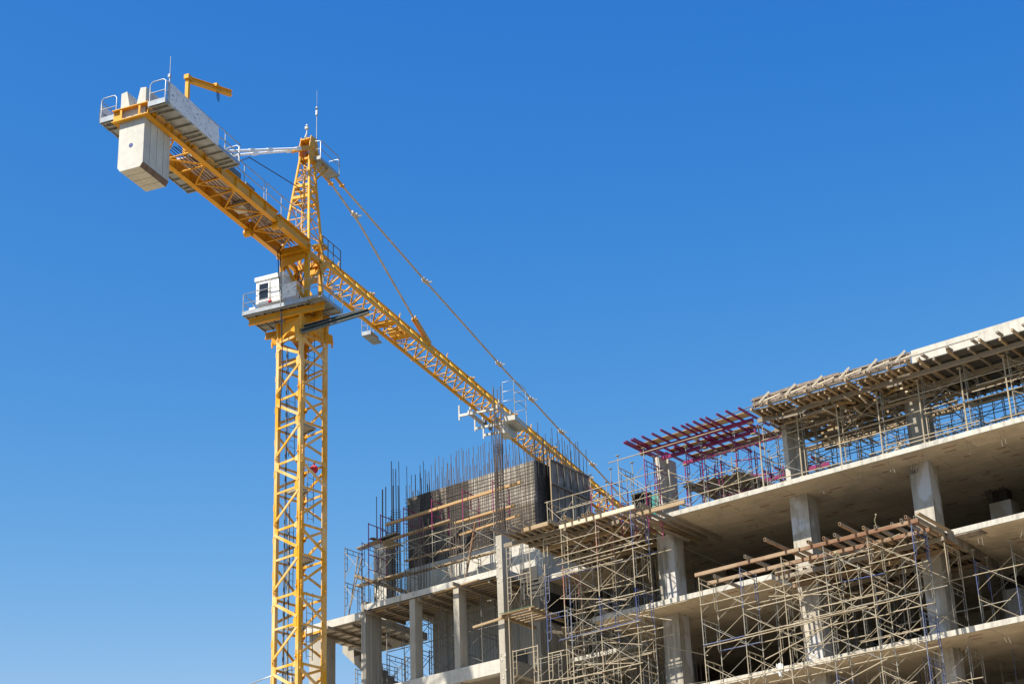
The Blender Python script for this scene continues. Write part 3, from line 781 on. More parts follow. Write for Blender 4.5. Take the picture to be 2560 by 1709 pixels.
# things that hang on or rest in the crane
def crane_world(p): return CR_M @ V3(p)
CR_M = Matrix.Translation((-52.438, 56.112, 0)) @ Matrix.Rotation(R(103.5), 4, 'Z')
def banner(name, quad, n, label, cat, mat=None, group=None, sag=.04):
    """wavy sheet hung between four corners TL, TR, BR, BL with 8 mm thickness"""
    q = [crane_world(p) for p in quad]; c = sum(q, V3((0, 0, 0))) / 4
    nrm = (q[1] - q[0]).cross(q[3] - q[0]).normalized()
    m = MB(); nx, ny = n
    def P(i, j, o):
        u, v = i / nx, j / ny
        p = (q[0] * (1 - u) + q[1] * u) * (1 - v) + (q[3] * (1 - u) + q[2] * u) * v
        return p + nrm * (o + sag * math.sin(u * nx * 1.7 + v * 2.1) * math.sin(math.pi * v * .8 + .3)) - V3((0, 0, sag * .6 * math.sin(u * math.pi * 5) ** 2 * v))
    vs = [P(i, j, o) for o in (0, .008) for j in range(ny + 1) for i in range(nx + 1)]; N = (nx + 1) * (ny + 1)
    fs = []
    for j in range(ny):
        for i in range(nx):
            a = j * (nx + 1) + i; fs.append((a, a + nx + 1, a + nx + 2, a + 1)); fs.append((N + a, N + a + 1, N + a + nx + 2, N + a + nx + 1))
    m.add(vs, fs, True)
    return m.build_top(name, mat or M['banner'], label, cat, tuple(c), group)
t = NT('mesh_banner'); v = t.noise(3.2, 3, .6, t.map((2.2, 2.2, 3), t.raw)); v2 = t.noise(1.2, 3, .5, t.raw)
cc = t.mix(t.ramp(v, [(.56, 0), (.66, 1)]), (.74, .74, .75), (.30, .31, .36)); cc = t.mix(t.math('MULTIPLY', t.ramp(v2, [(.5, 0), (.6, 1)]), .3), cc, (.50, .52, .60))
M['banner'] = t.fin(cc, .8, 0, v, .2, .02)
banner('banner_sheet', [(-13.5, -1.68, 42.1), (-9.9, -1.68, 41.98), (-9.9, -1.68, 41.10), (-13.5, -1.68, 41.2)], (24, 5), 'long white speckled sheet tied along the nearer counter jib railing beside the davit', 'banner')
banner('banner_sheet', [(-13.2, 1.68, 42.18), (-9.0, 1.68, 42.2), (-9.0, 1.68, 41.3), (-13.2, 1.68, 41.3)], (24, 5), 'white sheet on the far railing left of the counterweight horns', 'banner')
banner('white_sheet', [(-1.36, .29, 39.1), (-1.36, -.46, 39.12), (-1.36, -.42, 38.45), (-1.36, .24, 38.42)], (8, 6), 'small creased white sheet tied on the cab platform railing', 'sheet', M['banner'], None, .02)
# steel channels laid through the mast head
for k, (p, q, lb) in enumerate((((-.9, -.35, 37.02), (-.25, -3.1, 37.52), 'upper dark steel channel sticking out of the mast head under the cab'), ((-1.05, -.5, 36.80), (-.55, -3.55, 37.32), 'lower dark steel channel with pale streaks sticking out of the mast head'))):
    a = crane_world(p); b = crane_world(q)
    m = MB(); m.channel(a, b, .16, .2, .02, (0, 0, 1), -1)
    m.build_top('steel_channel', M['galv_dark'], lb, 'steel beam', tuple(a), 'steel channels on the mast head')
p = crane_world(leg('R', 30.9, .55))
m = MB(); m.sphere(p, .2, 12, 8, (1, .8, 1)); m.beam(p + V3((0, 0, .15)), p + V3((0, 0, .32)), .1, .03); m.beam(p - V3((0, .16, .1)), p - V3((0, .16, -.06)), .16, .05)
m.build_top('red_bag', M['red'], 'small red bag hanging on the ladder inside the crane mast', 'bag', tuple(p))
# ------------------------------------------------------------------ the unfinished concrete building
BL = thing('concrete_building', 'unfinished raw concrete building shell with open floors, columns and a stair core', 'building', (-38.3, 60, 0))
rnd = random.Random(3)
def slab(x0, x1, y0, y1, z0, z1, mat='conc_edge', sof='soffit'):
    m = MB(); m.box(x0, x1, y0, y1, z0 + .012, z1); s = m.build('slab', M[mat], BL)
    m = MB(); m.box(x0 + .012, x1, y0 + .012, y1 - .01, z0, z0 + .011); m.build('soffit', M[sof], s)
    m = MB(); m.box(x0 + .05, x1, y0 + .12, y1 - .01, z1, z1 + .012); m.build('bounce_dimmer', M['bounce_dimmer'], s)  # unseen dark floor layer, added to dim the bounce onto soffits
    return s
XR = -15.0
slab(-38.3, XR, 60, 74, 26.0, 26.2)
slab(-40.6, -32.6, 60, 74, 22.62, 22.83); slab(-32.59, -25.95, 63.9, 74, 22.62, 22.83); slab(-25.94, XR, 60, 74, 22.62, 22.83)
slab(-40.6, XR, 60, 74, 19.14, 19.35)
slab(-44.85, -40.62, 64.2, 74, 22.6, 22.8); slab(-44.85, -40.62, 63.6, 74, 19.1, 19.3); slab(-44.85, -38.32, 63.0, 74, 25.95, 26.15)
for z in (15.9, 12.45, 9.0, 5.5): slab(-52.4, XR, 60, 74, z - .2, z)
def column(x0, x1, y0, y1, z0, z1, mat='conc_col', cap=True):
    m = MB(); m.box(x0, x1, y0, y1, z0, z1); c = m.build('column', M[mat], BL)
    return c
lev = [0, 5.3, 8.8, 12.25, 15.7, 19.14, 22.62, 26.0]
top = [.0, 5.5, 9.0, 12.45, 15.9, 19.35, 22.83, 26.2]
for x in (-38.2, -32.22, -27.26, -21.6):
    for i in range(7):
        z0 = 22.40 if (i == 6 and x in (-32.22, -27.26)) else top[i]
        column(x, x + .75, 61.25, 62.0, z0, (22.399 if (i == 5 and x in (-32.22, -27.26)) else lev[i + 1] - .001))
        if i >= 3 and i < 5: column(x, x + .75, 67.3, 68.05, top[i], lev[i + 1] - .001)
        if i >= 5 and x > -28: column(x + 1.0, x + 1.85, 65.8, 66.5, top[i], lev[i + 1] - .5)
m = MB()
for x in (-27.26,):
    for z in (26.0, 22.62):
        m = MB()
        for q in range(9):
            m.beam((x + 1.05 + q * .08, 65.83, z - .5), (x + 1.03 + q * .085 + rnd.uniform(-.1, .1), 65.8 - rnd.random() * .25, z - .02), .03, .03)
        m.box(x + 1.1, x + 1.7, 65.95, 66.4, z - .5, z - .001)
        m.build('column_joint', M['rebar_dark'], BL)
# columns of the top storey
m = MB(); m.box(-37.61, -37.40, 60.6, 61.07, 26.2, 28.85); m.box(-37.60, -37.28, 61.071, 61.62, 26.2, 28.85); m.build('column', M['conc_white'], BL)
m = MB(); m.box(-31.94, -31.74, 60.65, 61.25, 26.2, 28.7); m.box(-31.93, -31.62, 61.251, 61.85, 26.2, 28.7); m.build('column', M['conc_white'], BL)
m = MB(); m.disc((-26.75, 61.6, 26.2), (0, 0, 1), .48, 2.5, 20); m.build('column', M['conc_board'], BL)
column(-21.6, -20.8, 61.2, 62.0, 26.2, 28.7)
# cast part of the roof slab at the right
m = MB(); m.box(-25.7, XR, 59.2, 63.6, 28.93, 29.42); rf = m.build('roof_slab', M['conc_white'], BL)
m = MB(); m.box(-25.69, XR, 59.21, 63.59, 28.90, 28.928); m.build('soffit', M['ply_dark'], rf)
# low wall far behind on the top floor
m = MB(); m.box(-27.5, XR, 66.5, 66.7, 26.2, 26.95); m.build('low_wall', M['conc_white'], BL)
# unseen back wall added to keep the open floors dark, and the end wall
m = MB(); m.box(-44.8, XR, 73.8, 74.0, 0, 26.0); m.build('added_back_wall', M['conc'], BL)
m = MB(); m.box(XR - .2, XR, 60.2, 73.7, 0, 26.0); m.build('end_wall', M['conc'], BL)
for (x0, x1, y, z0, z1) in ((-44.88, -38.5, 66.9, 22.81, 25.94), (-44.7, -41, 68, 19.3, 22.6), (-36.8, -33.5, 69.5, 19.35, 22.62), (-31, -27.5, 69.5, 19.35, 22.62), (-36.5, -28, 70.5, 15.9, 19.14)):  # first partition is added as dark backing behind the gap scaffold
    m = MB(); m.box(x0, x1, y, y + .15, z0, z1); m.build('partition_wall', M['conc'], BL)

# stair core
def wall(name, x0, x1, y0, y1, z0, z1, mat):
    m = MB(); m.box(x0, x1, y0, y1, z0, z1); return m.build(name, M[mat], BL)
s1 = slab(-52.35, -44.9, 60, 62.49, 25.53, 25.80, 'conc_edge', 'ply_dark')
wall('core_wall', -50.6, -44.9, 62.5, 62.8, 0, 25.5, 'conc_board')
wall('core_wall', -52.0, -44.9, 62.5, 62.8, 25.815, 27.88, 'conc_white')
wall('core_wall', -45.2, -44.9, 62.81, 66.6, 0, 28.3, 'conc_board')
wall('core_wall', -45.2, -44.9, 66.61, 73.8, 0, 26.1, 'conc_board')
wall('core_wall', -52.0, -45.25, 66.3, 66.6, 0, 31.0, 'conc_board')
wall('core_wall', -52.0, -51.7, 62.81, 66.29, 25.83, 31.0, 'conc_board')
wall('partition_wall', -53.1, -50.62, 66.8, 67.0, 0, 25.2, 'conc')
wall('pier', -53.45, -52.70, 61.95, 62.6, 25.55, 29.3, 'conc_white')
m = MB(); m.box(-55.75, -52.52, 60.0, 64.5, 25.20, 25.53); m.build('landing_slab', M['conc_white'], BL)
wall('column', -55.7, -54.98, 60.25, 61.15, 0, 25.195, 'conc')
wall('column', -52.5, -52.24, 60.02, 61.05, 0, 25.95, 'conc_board')
for x in (-49.85, -47.50): wall('column', x, x + .29, 60.06, 60.55, 0, 25.52, 'conc')
wall('column', -45.16, -44.86, 59.99, 60.52, 0, 27.2, 'conc')
for z in (22.08, 18.6, 15.2):
    wall('beam', -52.23, -45.17, 60.03, 60.42, z - .56, z, 'conc_white')
    wall('beam', -45.12, -44.82, 60.53, 62.49, z - .58, z - .02, 'conc')
    m = MB(); m.box(-52.2, -45.2, 60.45, 62.48, z - .25, z - .05); m.build('slab', M['conc'], BL)
for x, z in ((-45.17, 21.80), (-49.86, 21.9), (-47.51, 21.9)): pass
# broken joints on the columns
m = MB()
for q in range(26):
    z = rnd.choice((21.4, 21.9, 22.2, 25.3, 26.0, 26.6)) + rnd.uniform(-.2, .2)
    m.sphere((-45.16 + rnd.uniform(0, .3), 59.985, z), rnd.uniform(.02, .05), 6, 4, (1, .4, 1.3))
m.build('rough_joint', M['conc_edge'], BL)
# stair flights seen through the left bay
def flight(x0, z0, x1, z1, y0, y1, n):
    m = MB(); dx = (x1 - x0) / n; dz = (z1 - z0) / n
    pts = [(x0, y0, z0 - .32)]
    for i in range(n):
        pts.append((x0 + dx * i, y0, z0 + dz * i)); pts.append((x0 + dx * (i + 1), y0, z0 + dz * i))
    pts.append((x1, y0, z1 - .32))
    m.prism(pts, (0, y1 - y0, 0)); return m.build('stair_flight', M['conc'], BL)
flight(-56.4, 25.45, -52.7, 22.0, 63.2, 64.4, 11)
flight(-51.6, 22.1, -56.0, 18.6, 64.5, 65.7, 12)
flight(-44.8, 25.9, -40.7, 22.7, 65.2, 66.4, 11)
# tie wires hanging from the soffit
for x, y, z in ((-33.2, 60.5, 26), (-30.6, 60.4, 26), (-28.9, 60.6, 26), (-27.6, 60.3, 26), (-26.3, 60.4, 26), (-24.6, 60.4, 26), (-23.3, 60.3, 26), (-34.9, 60.6, 26), (-22.9, 60.3, 22.62), (-24.6, 60.2, 22.62), (-25.4, 60.3, 19.14), (-24.3, 60.3, 19.14)):
    m = MB(); a = rnd.uniform(-.25, .25)
    for d in (0, .14): m.ptube([(x + d, y, z), (x + d + a * .4, y - .03, z - .25), (x + d + a, y - .05, z - rnd.uniform(.4, .6))], .007, 4)
    m.build('tie_wire', M['steel_grey'], BL)
# writing on the column face under the first slab
def stroke(m, pts, r=.012):
    m.ptube(pts, r, 4)
m = MB()
for (dx, sh) in ((0, [(0, .18), (0, 0), (.06, 0), (.06, .18)]), (.13, [(0, 0), (.03, .15), (.06, 0)]), (.24, [(.03, .16), (.03, .02)])):
    stroke(m, [(-27.2 + dx + u, 61.243, 25.66 + v) for u, v in sh])
m.build('painted_mark', M['blackc'], BL)
m = MB()
for (dx, sh) in ((0, [(0, .14), (.05, .10), (.02, 0)]), (.12, [(0, .12), (.07, .13), (.01, 0), (.08, .0)]), (.25, [(0, .12), (.07, .12), (.02, 0), (.09, 0)])):
    stroke(m, [(-31.95 + dx + u, 61.243, 24.85 + v) for u, v in sh], .0045)
m.build('painted_mark', M['blackc'], BL)
# ------------------------------------------------------------------ scaffolding
rs = random.Random(11)
def frame_mb(w, h, r=.0205):
    """ladder frame in the local YZ plane: two legs, double top bar, hooked inner uprights with rungs"""
    m = MB()
    for y in (0, w): m.tube((0, y, 0), (0, y, h), r, 6)
    m.tube((0, 0, h - .05), (0, w, h - .05), r, 6)
    u = .17; lo = h * .30
    m.tube((0, u, h - .24), (0, w - u, h - .24), r * .75, 6); m.tube((0, w / 2, h - .24), (0, w / 2, h - .05), r * .6, 5)
    for y, s in ((0, 1), (w, -1)):
        a = y + s * u
        m.ptube([(0, a, h - .07), (0, a, lo + .10), (0, a - s * .03, lo + .03), (0, a - s * .09, lo - .02), (0, y, lo)], r * .75, 6)
        for f in (.52, .68, .84): m.tube((0, y, h * f), (0, a, h * f), r * .6, 5)
    return m
def guard_mb(w, h, r=.023):
    m = MB()
    m.tube((0, 0, 0), (0, 0, h), r, 6); m.ptube([(0, 0, h - .05), (0, w - .07, h - .05), (0, w, h - .12), (0, w, 0)], r, 6)
    m.tube((0, 0, h - .72), (0, w, h - .72), r * .8, 6); m.tube((0, w / 2, h - .72), (0, w / 2, h - .05), r * .8, 6)
    return m
FR = {}
def frame_mesh(kind, w, h):
    k = (kind, round(w, 2), round(h, 2))
    if k not in FR: FR[k] = (frame_mb if kind == 'ladder' else guard_mb)(w, h).mesh('scaffold_frame')
    return FR[k]
BR = {}
def brace_mesh(s, h, d=0):
    k = (round(s, 2), round(h, 2), d)
    if k not in BR:
        m = MB()
        if d >= 0: m.tube((0, -.02, h * .86), (s, -.02, h * .12), .0115, 5)
        if d <= 0: m.tube((0, .012, h * .12), (s, .012, h * .86), .0115, 5)
        BR[k] = m.mesh('cross_brace')
    return BR[k]
TAN = ['steel_tan'] * 7 + ['steel_grey'] * 5
MIX = ['steel_tan'] * 9 + ['steel_grey'] * 3 + ['steel_blue'] * 3 + ['steel_red'] * 1 + ['steel_green'] * 1
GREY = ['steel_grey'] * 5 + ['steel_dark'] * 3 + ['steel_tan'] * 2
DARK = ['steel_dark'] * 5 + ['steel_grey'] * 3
def scaffold(label, xs, y0, w, zt, h, n, pal, group='scaffold towers of tubular frames', ledgers=(), base=0.0, axis='Y', braces=2, seed=1, top_pal=None, kind='ladder', jack=0.0, drop=.0):
    """row of frames standing at xs (frames along Y) or, with axis X, one bay wide stack along X"""
    r = random.Random(seed)
    t = thing('scaffold', label, 'scaffold', (xs[0], y0, max(base, 0)), 0, group)
    fm = frame_mesh(kind, w, h)
    for i, x in enumerate(xs):
        if axis == 'X' and i: break
        for l in range(n):
            z = zt - h * (l + 1)
            mt_ = M[r.choice(top_pal if (top_pal and l == 0) else pal)]
            me = frame_mesh('guard', w, h) if (top_pal and l == 0) else fm
            place(me, mt_, 'scaffold_frame', t, (x, y0, z), R(-90) if axis == 'X' else 0)
        zb = zt - h * n
        if zb - base > .06:
            for d in (0, w):
                m = MB(); p = (x + (d if axis == 'X' else 0), y0 + (0 if axis == 'X' else d))
                m.tube((*p, base), (*p, zb), .024, 6); m.box(p[0] - .07, p[0] + .07, p[1] - .07, p[1] + .07, base, base + .012)
                m.build('base_standard', M[r.choice(pal)], t)
        if jack:
            for d in (0, w):
                m = MB(); p = (x + (d if axis == 'X' else 0), y0 + (0 if axis == 'X' else d))
                m.tube((*p, zt), (*p, zt + jack), .019, 6); m.box(p[0] - .07, p[0] + .07, p[1] - .06, p[1] + .06, zt + jack - .015, zt + jack)
                m.build('screw_jack', M['steel_grey'], t)
    if axis == 'Y':
        for i in range(len(xs) - 1):
            for l in range(n):
                if top_pal and l == 0: continue
                s = xs[i + 1] - xs[i]; z = zt - h * (l + 1)
                for dy in ((0, w) if braces == 2 else (0,)):
                    if r.random() < drop: continue
                    for d in (1, -1): place(brace_mesh(s, h, d), M[r.choice(['steel_tan', 'steel_tan', 'steel_grey'] if pal is not DARK else ['steel_dark'])], 'cross_brace', t, (xs[i], y0 + dy, z))
    for (xa, xb, dy, z, mt_) in ledgers:
        m = MB(); m.tube((xa, y0 + dy, z), (xb, y0 + dy, z + r.uniform(-.05, .05)), .021, 6); m.build('ledger_tube', M[mt_], t)
    return t

# right-hand tower under the rusty platform
xs = [-34.02, -32.32, -30.64, -28.98, -27.30, -25.64]
lv = [21.32, 19.88, 18.38, 16.9, 15.4]
L = []
for i, z in enumerate(lv):
    for a, b in zip(xs, xs[1:]):
        for dy in (.0, 1.15): L.append((a - .02, b + .02, dy - .03, z + rs.uniform(-.03, .03), 'steel_blue' if rs.random() < .14 else 'steel_tan'))
L += [(-34.6, -31.9, -.05, 18.0, 'steel_tan'), (-31, -27.5, 1.2, 20.35, 'steel_tan'), (-28.6, -24.9, .6, 20.2, 'steel_grey')]
A_ = scaffold('tall tan tube scaffold with blue and red frames carrying the rusty platform at right', xs, 57.2, 1.15, 22.36, 1.49, 7, MIX, ledgers=L, seed=4)
scaffold('grey tube scaffold deep behind the tan scaffold under the rusty platform', [x + .05 for x in xs[1:]], 59.6, 1.15, 22.3, 1.49, 2, GREY, base=19.35, seed=9, drop=.3)
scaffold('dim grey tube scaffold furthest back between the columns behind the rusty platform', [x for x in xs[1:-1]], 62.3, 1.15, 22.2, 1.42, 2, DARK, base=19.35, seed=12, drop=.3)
scaffold('grey tube scaffold on the lowest visible floor behind the right tower', [x for x in xs[1:]], 60.5, 1.15, 18.8, 1.45, 2, GREY, base=15.9, seed=19, drop=.3)
scaffold('blue shoring frames on the third slab right of the tan scaffold', [-25.15, -23.75], 60.9, 1.15, 21.9, 1.25, 2, ['steel_blue', 'steel_blue', 'steel_grey'], base=19.35, seed=3, jack=.35, ledgers=[(-27.6, -23.4, .0, 21.35, 'steel_tan'), (-28.4, -24.1, .2, 20.25, 'steel_grey')])
scaffold('lone grey shoring frames at the lower right corner under the third slab', [-23.35, -21.6], 60.6, 1.15, 18.55, 1.3, 2, ['steel_grey'], base=15.9, seed=5, jack=.3)
# central tower
xs2 = [-40.05, -38.45, -36.85]
L = []
for z in (24.55, 24.2, 22.75, 21.3, 19.8, 18.2, 16.6):
    for dy in (-.04, 1.12):
        if rs.random() < .2: continue
        L.append((-40.2 - rs.random() * .5, -36.7 + rs.random() * .3, dy, z + rs.uniform(-.06, .06), 'steel_blue' if rs.random() < .12 else 'steel_tan'))
for z in (25.0, 23.6, 22.1, 20.6): L.append((-41.2, -37.4, 1.7, z, 'steel_tan'))
L.append((-38.9, -36.0, 2.2, 22.4, 'steel_tan'))
scaffold('dense tan and blue tube scaffold in front of the gap between core and floors', xs2, 57.38, 1.15, 25.64, 1.5, 9, MIX, ledgers=L, seed=6)
scaffold('second grey tube scaffold behind the dense tan one in the gap', [-41.6, -40.0, -38.6], 60.7, 1.15, 25.5, 1.5, 7, GREY, seed=8, drop=.2)
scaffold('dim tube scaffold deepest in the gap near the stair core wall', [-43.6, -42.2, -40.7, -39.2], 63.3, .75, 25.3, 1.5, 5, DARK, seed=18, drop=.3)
def stack(label, x, y, w, zt, n, pal, seed, h=1.5, dep=1.6):
    """frames parallel to the facade, two planes deep, joined by braces"""
    t = scaffold(label, [x], y, w, zt, h, n, pal, axis='X', seed=seed)
    r = random.Random(seed)
    for l in range(n):
        place(frame_mesh('ladder', w, h), M[r.choice(GREY)], 'scaffold_frame', t, (x, y + dep, zt - h * (l + 1)), R(-90))
        for dx in (0, w):
            for d in (1, -1):
                if r.random() < .8: place(brace_mesh(dep, h, d), M['steel_tan' if l % 2 else 'steel_grey'], 'cross_brace', t, (x + dx, y, zt - h * (l + 1)), R(90))
    return t
stack('narrow stack of hooked ladder frames left of the dense tan scaffold', -41.05, 57.6, 1.12, 25.55, 9, ['steel_tan', 'steel_tan', 'steel_tan', 'steel_blue'], 21)
stack('short pair of pale portal frames on the small balcony platform beside the core column', -44.45, 59.75, 1.15, 26.7, 2, ['steel_tan'], 22, 1.45, .9)
stack('thin tan frame stack below the small balcony platform beside the core column', -43.9, 59.2, 1.2, 22.0, 8, ['steel_grey', 'steel_tan'], 23)
# tubes up the right side of the gap up to the purple formwork
scaffold('slim tube tower rising past the first slab left end to the purple beams', [-38.15, -36.95], 58.75, 1.0, 28.1, 1.5, 2, ['steel_tan', 'purple', 'purple'], base=25.7, seed=14, jack=.45, ledgers=[(-38.6, -33.4, .0, 28.35, 'steel_tan'), (-41.0, -36.3, .3, 27.6, 'steel_tan'), (-41.2, -36.2, .0, 26.95, 'steel_tan'), (-38.4, -36.2, .9, 26.9, 'steel_tan')])
scaffold('pale ladder frames on the timber deck in front of the old form panel', [-42.0, -40.75], 59.3, 1.15, 27.75, 1.75, 1, ['steel_tan', 'steel_tan'], base=25.95, seed=15, axis='Y', ledgers=[(-42.1, -39.4, 0, 27.72, 'steel_tan'), (-42.1, -39.4, 1.15, 27.72, 'steel_tan')])
scaffold('purple frames with open screw heads standing against the sky by the crane jib', [-40.6, -39.6], 60.4, 1.15, 28.3, 1.6, 1, ['purple'], base=26.0, seed=16, kind='guard', jack=.55)

# core: scaffold in front of the rebar wall
cx_ = [-52.0, -50.68, -49.10, -47.42, -45.80]
L = [(-52.2, -45.5, 0, 28.42, 'steel_tan'), (-52.1, -48, 0, 28.05, 'steel_grey'), (-48.5, -45.3, .3, 27.3, 'steel_tan')]
scaffold('core scaffold with purple guard frames in front of the rebar wall', cx_, 60.75, 1.15, 30.0, 1.4, 3, GREY, group='scaffold towers of tubular frames', ledgers=L, base=25.8, seed=31, top_pal=['purple'], braces=1)
scaffold('left-end scaffold of dark frames against the sky beside the pale pier', [-53.55, -52.55], 60.15, 1.1, 28.7, 1.55, 2, ['steel_dark', 'steel_grey', 'steel_blue'], base=25.53, seed=32)
scaffold('purple corner frame at the top left end of the core scaffold', [-52.65], 60.7, 1.2, 29.75, 1.4, 2, ['purple', 'steel_dark'], base=25.8, seed=33, kind='guard')
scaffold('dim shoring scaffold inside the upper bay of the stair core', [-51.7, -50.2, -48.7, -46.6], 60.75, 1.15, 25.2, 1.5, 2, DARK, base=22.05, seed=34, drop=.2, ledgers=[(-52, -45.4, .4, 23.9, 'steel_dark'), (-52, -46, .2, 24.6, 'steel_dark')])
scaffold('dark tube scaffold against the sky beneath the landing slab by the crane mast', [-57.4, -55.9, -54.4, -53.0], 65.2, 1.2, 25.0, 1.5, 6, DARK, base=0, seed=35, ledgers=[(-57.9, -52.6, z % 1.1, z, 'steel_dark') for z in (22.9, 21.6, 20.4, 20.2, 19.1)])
# guard rail at the lower left beside the mast
m = MB()
m.ptube([(-57.9, 58.3, 22.35), (-57.75, 58.3, 22.75), (-57.5, 58.3, 22.95), (-55.0, 58.3, 23.2), (-54.9, 58.3, 23.1), (-54.9, 58.3, 20)], .03, 6); m.tube((-57.6, 58.3, 22.0), (-54.9, 58.3, 22.35), .025, 6)
m.tube((-57.0, 58.35, 20), (-57.0, 58.35, 22.7), .05, 6); m.beam((-57.0, 58.4, 22.25), (-54.9, 58.4, 22.75), .06, .2); m.tube((-54.9, 58.3, 23.1), (-53.9, 57.6, 22.95), .025, 6)
m.tube((-57.0, 58.35, 0), (-57.0, 58.35, 20), .05, 6); m.tube((-54.9, 58.3, 0), (-54.9, 58.3, 20), .05, 6)
m.build_top('guard_rail', M['galv'], 'galvanised guard rail with a bent corner crossing the mast at the lower left', 'railing', (-57, 58.35, 0))

# ------------------------------------------------------------------ top storey shoring
def shore(label, xa, xb, y, zt, pal, seed, h=1.22):
    t = scaffold(label, [xa, xb], y, 1.15, 26.2 + 2 * h, h, 2, pal, group='shoring towers of the top storey', base=26.2, seed=seed, jack=max(zt - 26.2 - 2 * h, .05), drop=.15)
    return t
XT = [-32.45, -30.80, -29.15, -27.5, -25.85, -24.2, -22.55, -20.9, -19.2]
rows = [(60.12, 'front', 28.72), (62.35, 'middle', 28.72), (64.7, 'back', 28.6)]
sd_ = 50
names = ['beside the pale column', 'between pale and dark columns', 'left of the dark round column', 'right of the dark round column', 'near the right edge']
for yi, (y, nm, zt) in enumerate(rows):
    for k in range(4):
        sd_ += 1
        shore('%s row shoring tower %s on the top storey' % (nm, ['just right of the pale column', 'midway between pale and round columns', 'at the dark round column', 'nearest the right edge'][k]), XT[2 * k], XT[2 * k + 1], y, zt, TAN if yi == 0 else GREY, sd_)
for k, (xa, xb) in enumerate(((-37.4, -35.9), (-35.2, -33.7))):
    for yi, (y, nm) in enumerate(((60.15, 'front'), (61.6, 'rear'), (63.8, 'rearmost'))):
        sd_ += 1
        t = scaffold('%s purple and tan shoring tower under the %s end of the purple beams' % (nm, 'left' if k == 0 else 'right'), [xa, xb], y, 1.15, 28.4, 1.1, 2, ['steel_tan', 'steel_grey'], group='shoring towers of the top storey', base=26.2, seed=sd_, jack=.32, drop=.1)
        ch = [o for o in t.children if o.name.startswith('scaffold_frame')]
        for o in ch:
            if o.location.z > .9: o.material_slots[0].material = M['purple']
def tubes(name, mat, label, segs, group, r=.021):
    for i, (p, q, lb) in enumerate(segs):
        m = MB(); m.tube(p, q, r, 6)
        m.build_top(name, M[mat], lb, 'tube', p, group)
SEG = []
for i, (y, z, xa, xb, where) in enumerate((
    (60.08, 27.28, -38.0, -33.6, 'upper long tan tube across the front under the purple beams'), (60.08, 26.62, -37.8, -32.6, 'lower long tan tube across the front under the purple beams'),
    (60.08, 28.05, -34.6, -28.6, 'long tan tube at head height from the purple beams to the pale column'), (60.08, 27.42, -31.7, -24.6, 'tan tube at waist height across the pale column'),
    (60.08, 26.38, -31.9, -28.9, 'low tan tube along the slab edge right of the pale column'), (60.08, 28.12, -27.2, -20.5, 'tan tube at head height right of the dark round column'),
    (60.08, 27.3, -25.9, -19.5, 'tan tube at waist height at the right edge'), (60.08, 26.36, -28.2, -23.9, 'low tan tube along the slab edge before the dark round column'),
    (60.08, 26.36, -23.5, -19.5, 'low tan tube along the slab edge at the right edge'))):
    SEG.append(((xa, y, z), (xb, y, z + rs.uniform(-.06, .06)), where))
tubes('ledger_tube', 'steel_tan', None, SEG, 'long ledger tubes of the top storey')
SEG = []
k = 0
for y, nm in ((61.3, 'first'), (62.3, 'second'), (63.55, 'third'), (64.7, 'fourth'), (65.9, 'fifth')):
    for z, zn in ((26.75, 'low'), (27.5, 'middle'), (28.15, 'high')):
        SEG.append(((-32.6, y, z), (-19.4, y, z + rs.uniform(-.1, .1)), '%s dark tube in the %s row behind the front shoring' % (zn, nm)))
tubes('ledger_tube', 'steel_grey', None, SEG, 'dark ledger tubes behind the front shoring', .019)

# ------------------------------------------------------------------ purple formwork over the left part of the top storey
pf = thing('purple_formwork', 'purple steel formwork beams and joists above the left end of the first slab', 'formwork', (-35, 60, 28.8))
for (y, xa, xb, z) in ((59.78, -37.75, -32.6, 28.84), (60.85, -37.8, -33.1, 28.84), (61.9, -37.1, -32.4, 28.84)):
    m = MB(); m.channel((xa, y, z), (xb, y, z), .09, .14, .02); m.build('main_beam', M['purple'], pf)
    for x in (xa + .1, (xa + xb) / 2, xb - .15): m = MB(); m.box(x - .1, x + .1, y - .09, y + .09, z - .1, z - .072); m.build('beam_head', M['steel_tan'], pf)
JX = [-37.78, -37.65, -37.42, -37.28, -36.91, -36.45, -35.99, -35.52, -35.16, -34.93, -34.59, -34.25, -34.03, -33.53, -33.11, -32.6]
for i, x in enumerate(JX):
    m = MB(); y = 58.62 + rs.uniform(-.08, .1); m.rhs((x, y, 28.98), (x, y + 2.3, 28.98), .06, .08); m.build('joist', M['purple'], pf)
for i in range(9):
    x = -37.1 + i * .52 + rs.uniform(-.08, .08)
    m = MB(); y = 60.55 + rs.uniform(-.1, .25); m.rhs((x, y, 28.98), (x, y + rs.choice((1.6, 1.9, 2.3)), 28.98), .06, .08); m.build('joist', M['purple'], pf)
for (y0, y1, xa, xb) in ((59.32, 59.78, -37.7, -32.6), (60.62, 61.0, -37.0, -33.2), (61.7, 62.1, -36.6, -32.6)):
    m = MB(); m.box(xa, xb, y0, y1, 29.012, 29.035); m.build('ply_strip', M['wood'], pf)
m = MB(); m.tube((-37.2, 59.6, 29.06), (-31.9, 59.9, 29.5), .022); m.build_top('rail_tube', M['steel_dark'], 'upper thin dark tube running along above the purple joists', 'tube', (-37.2, 59.6, 29.06), 'thin tubes over the purple joists')
m = MB(); m.tube((-37.0, 59.8, 29.06), (-31.9, 60.0, 29.42), .022); m.build_top('rail_tube', M['steel_dark'], 'lower thin dark tube running along above the purple joists', 'tube', (-37.0, 59.8, 29.06), 'thin tubes over the purple joists')
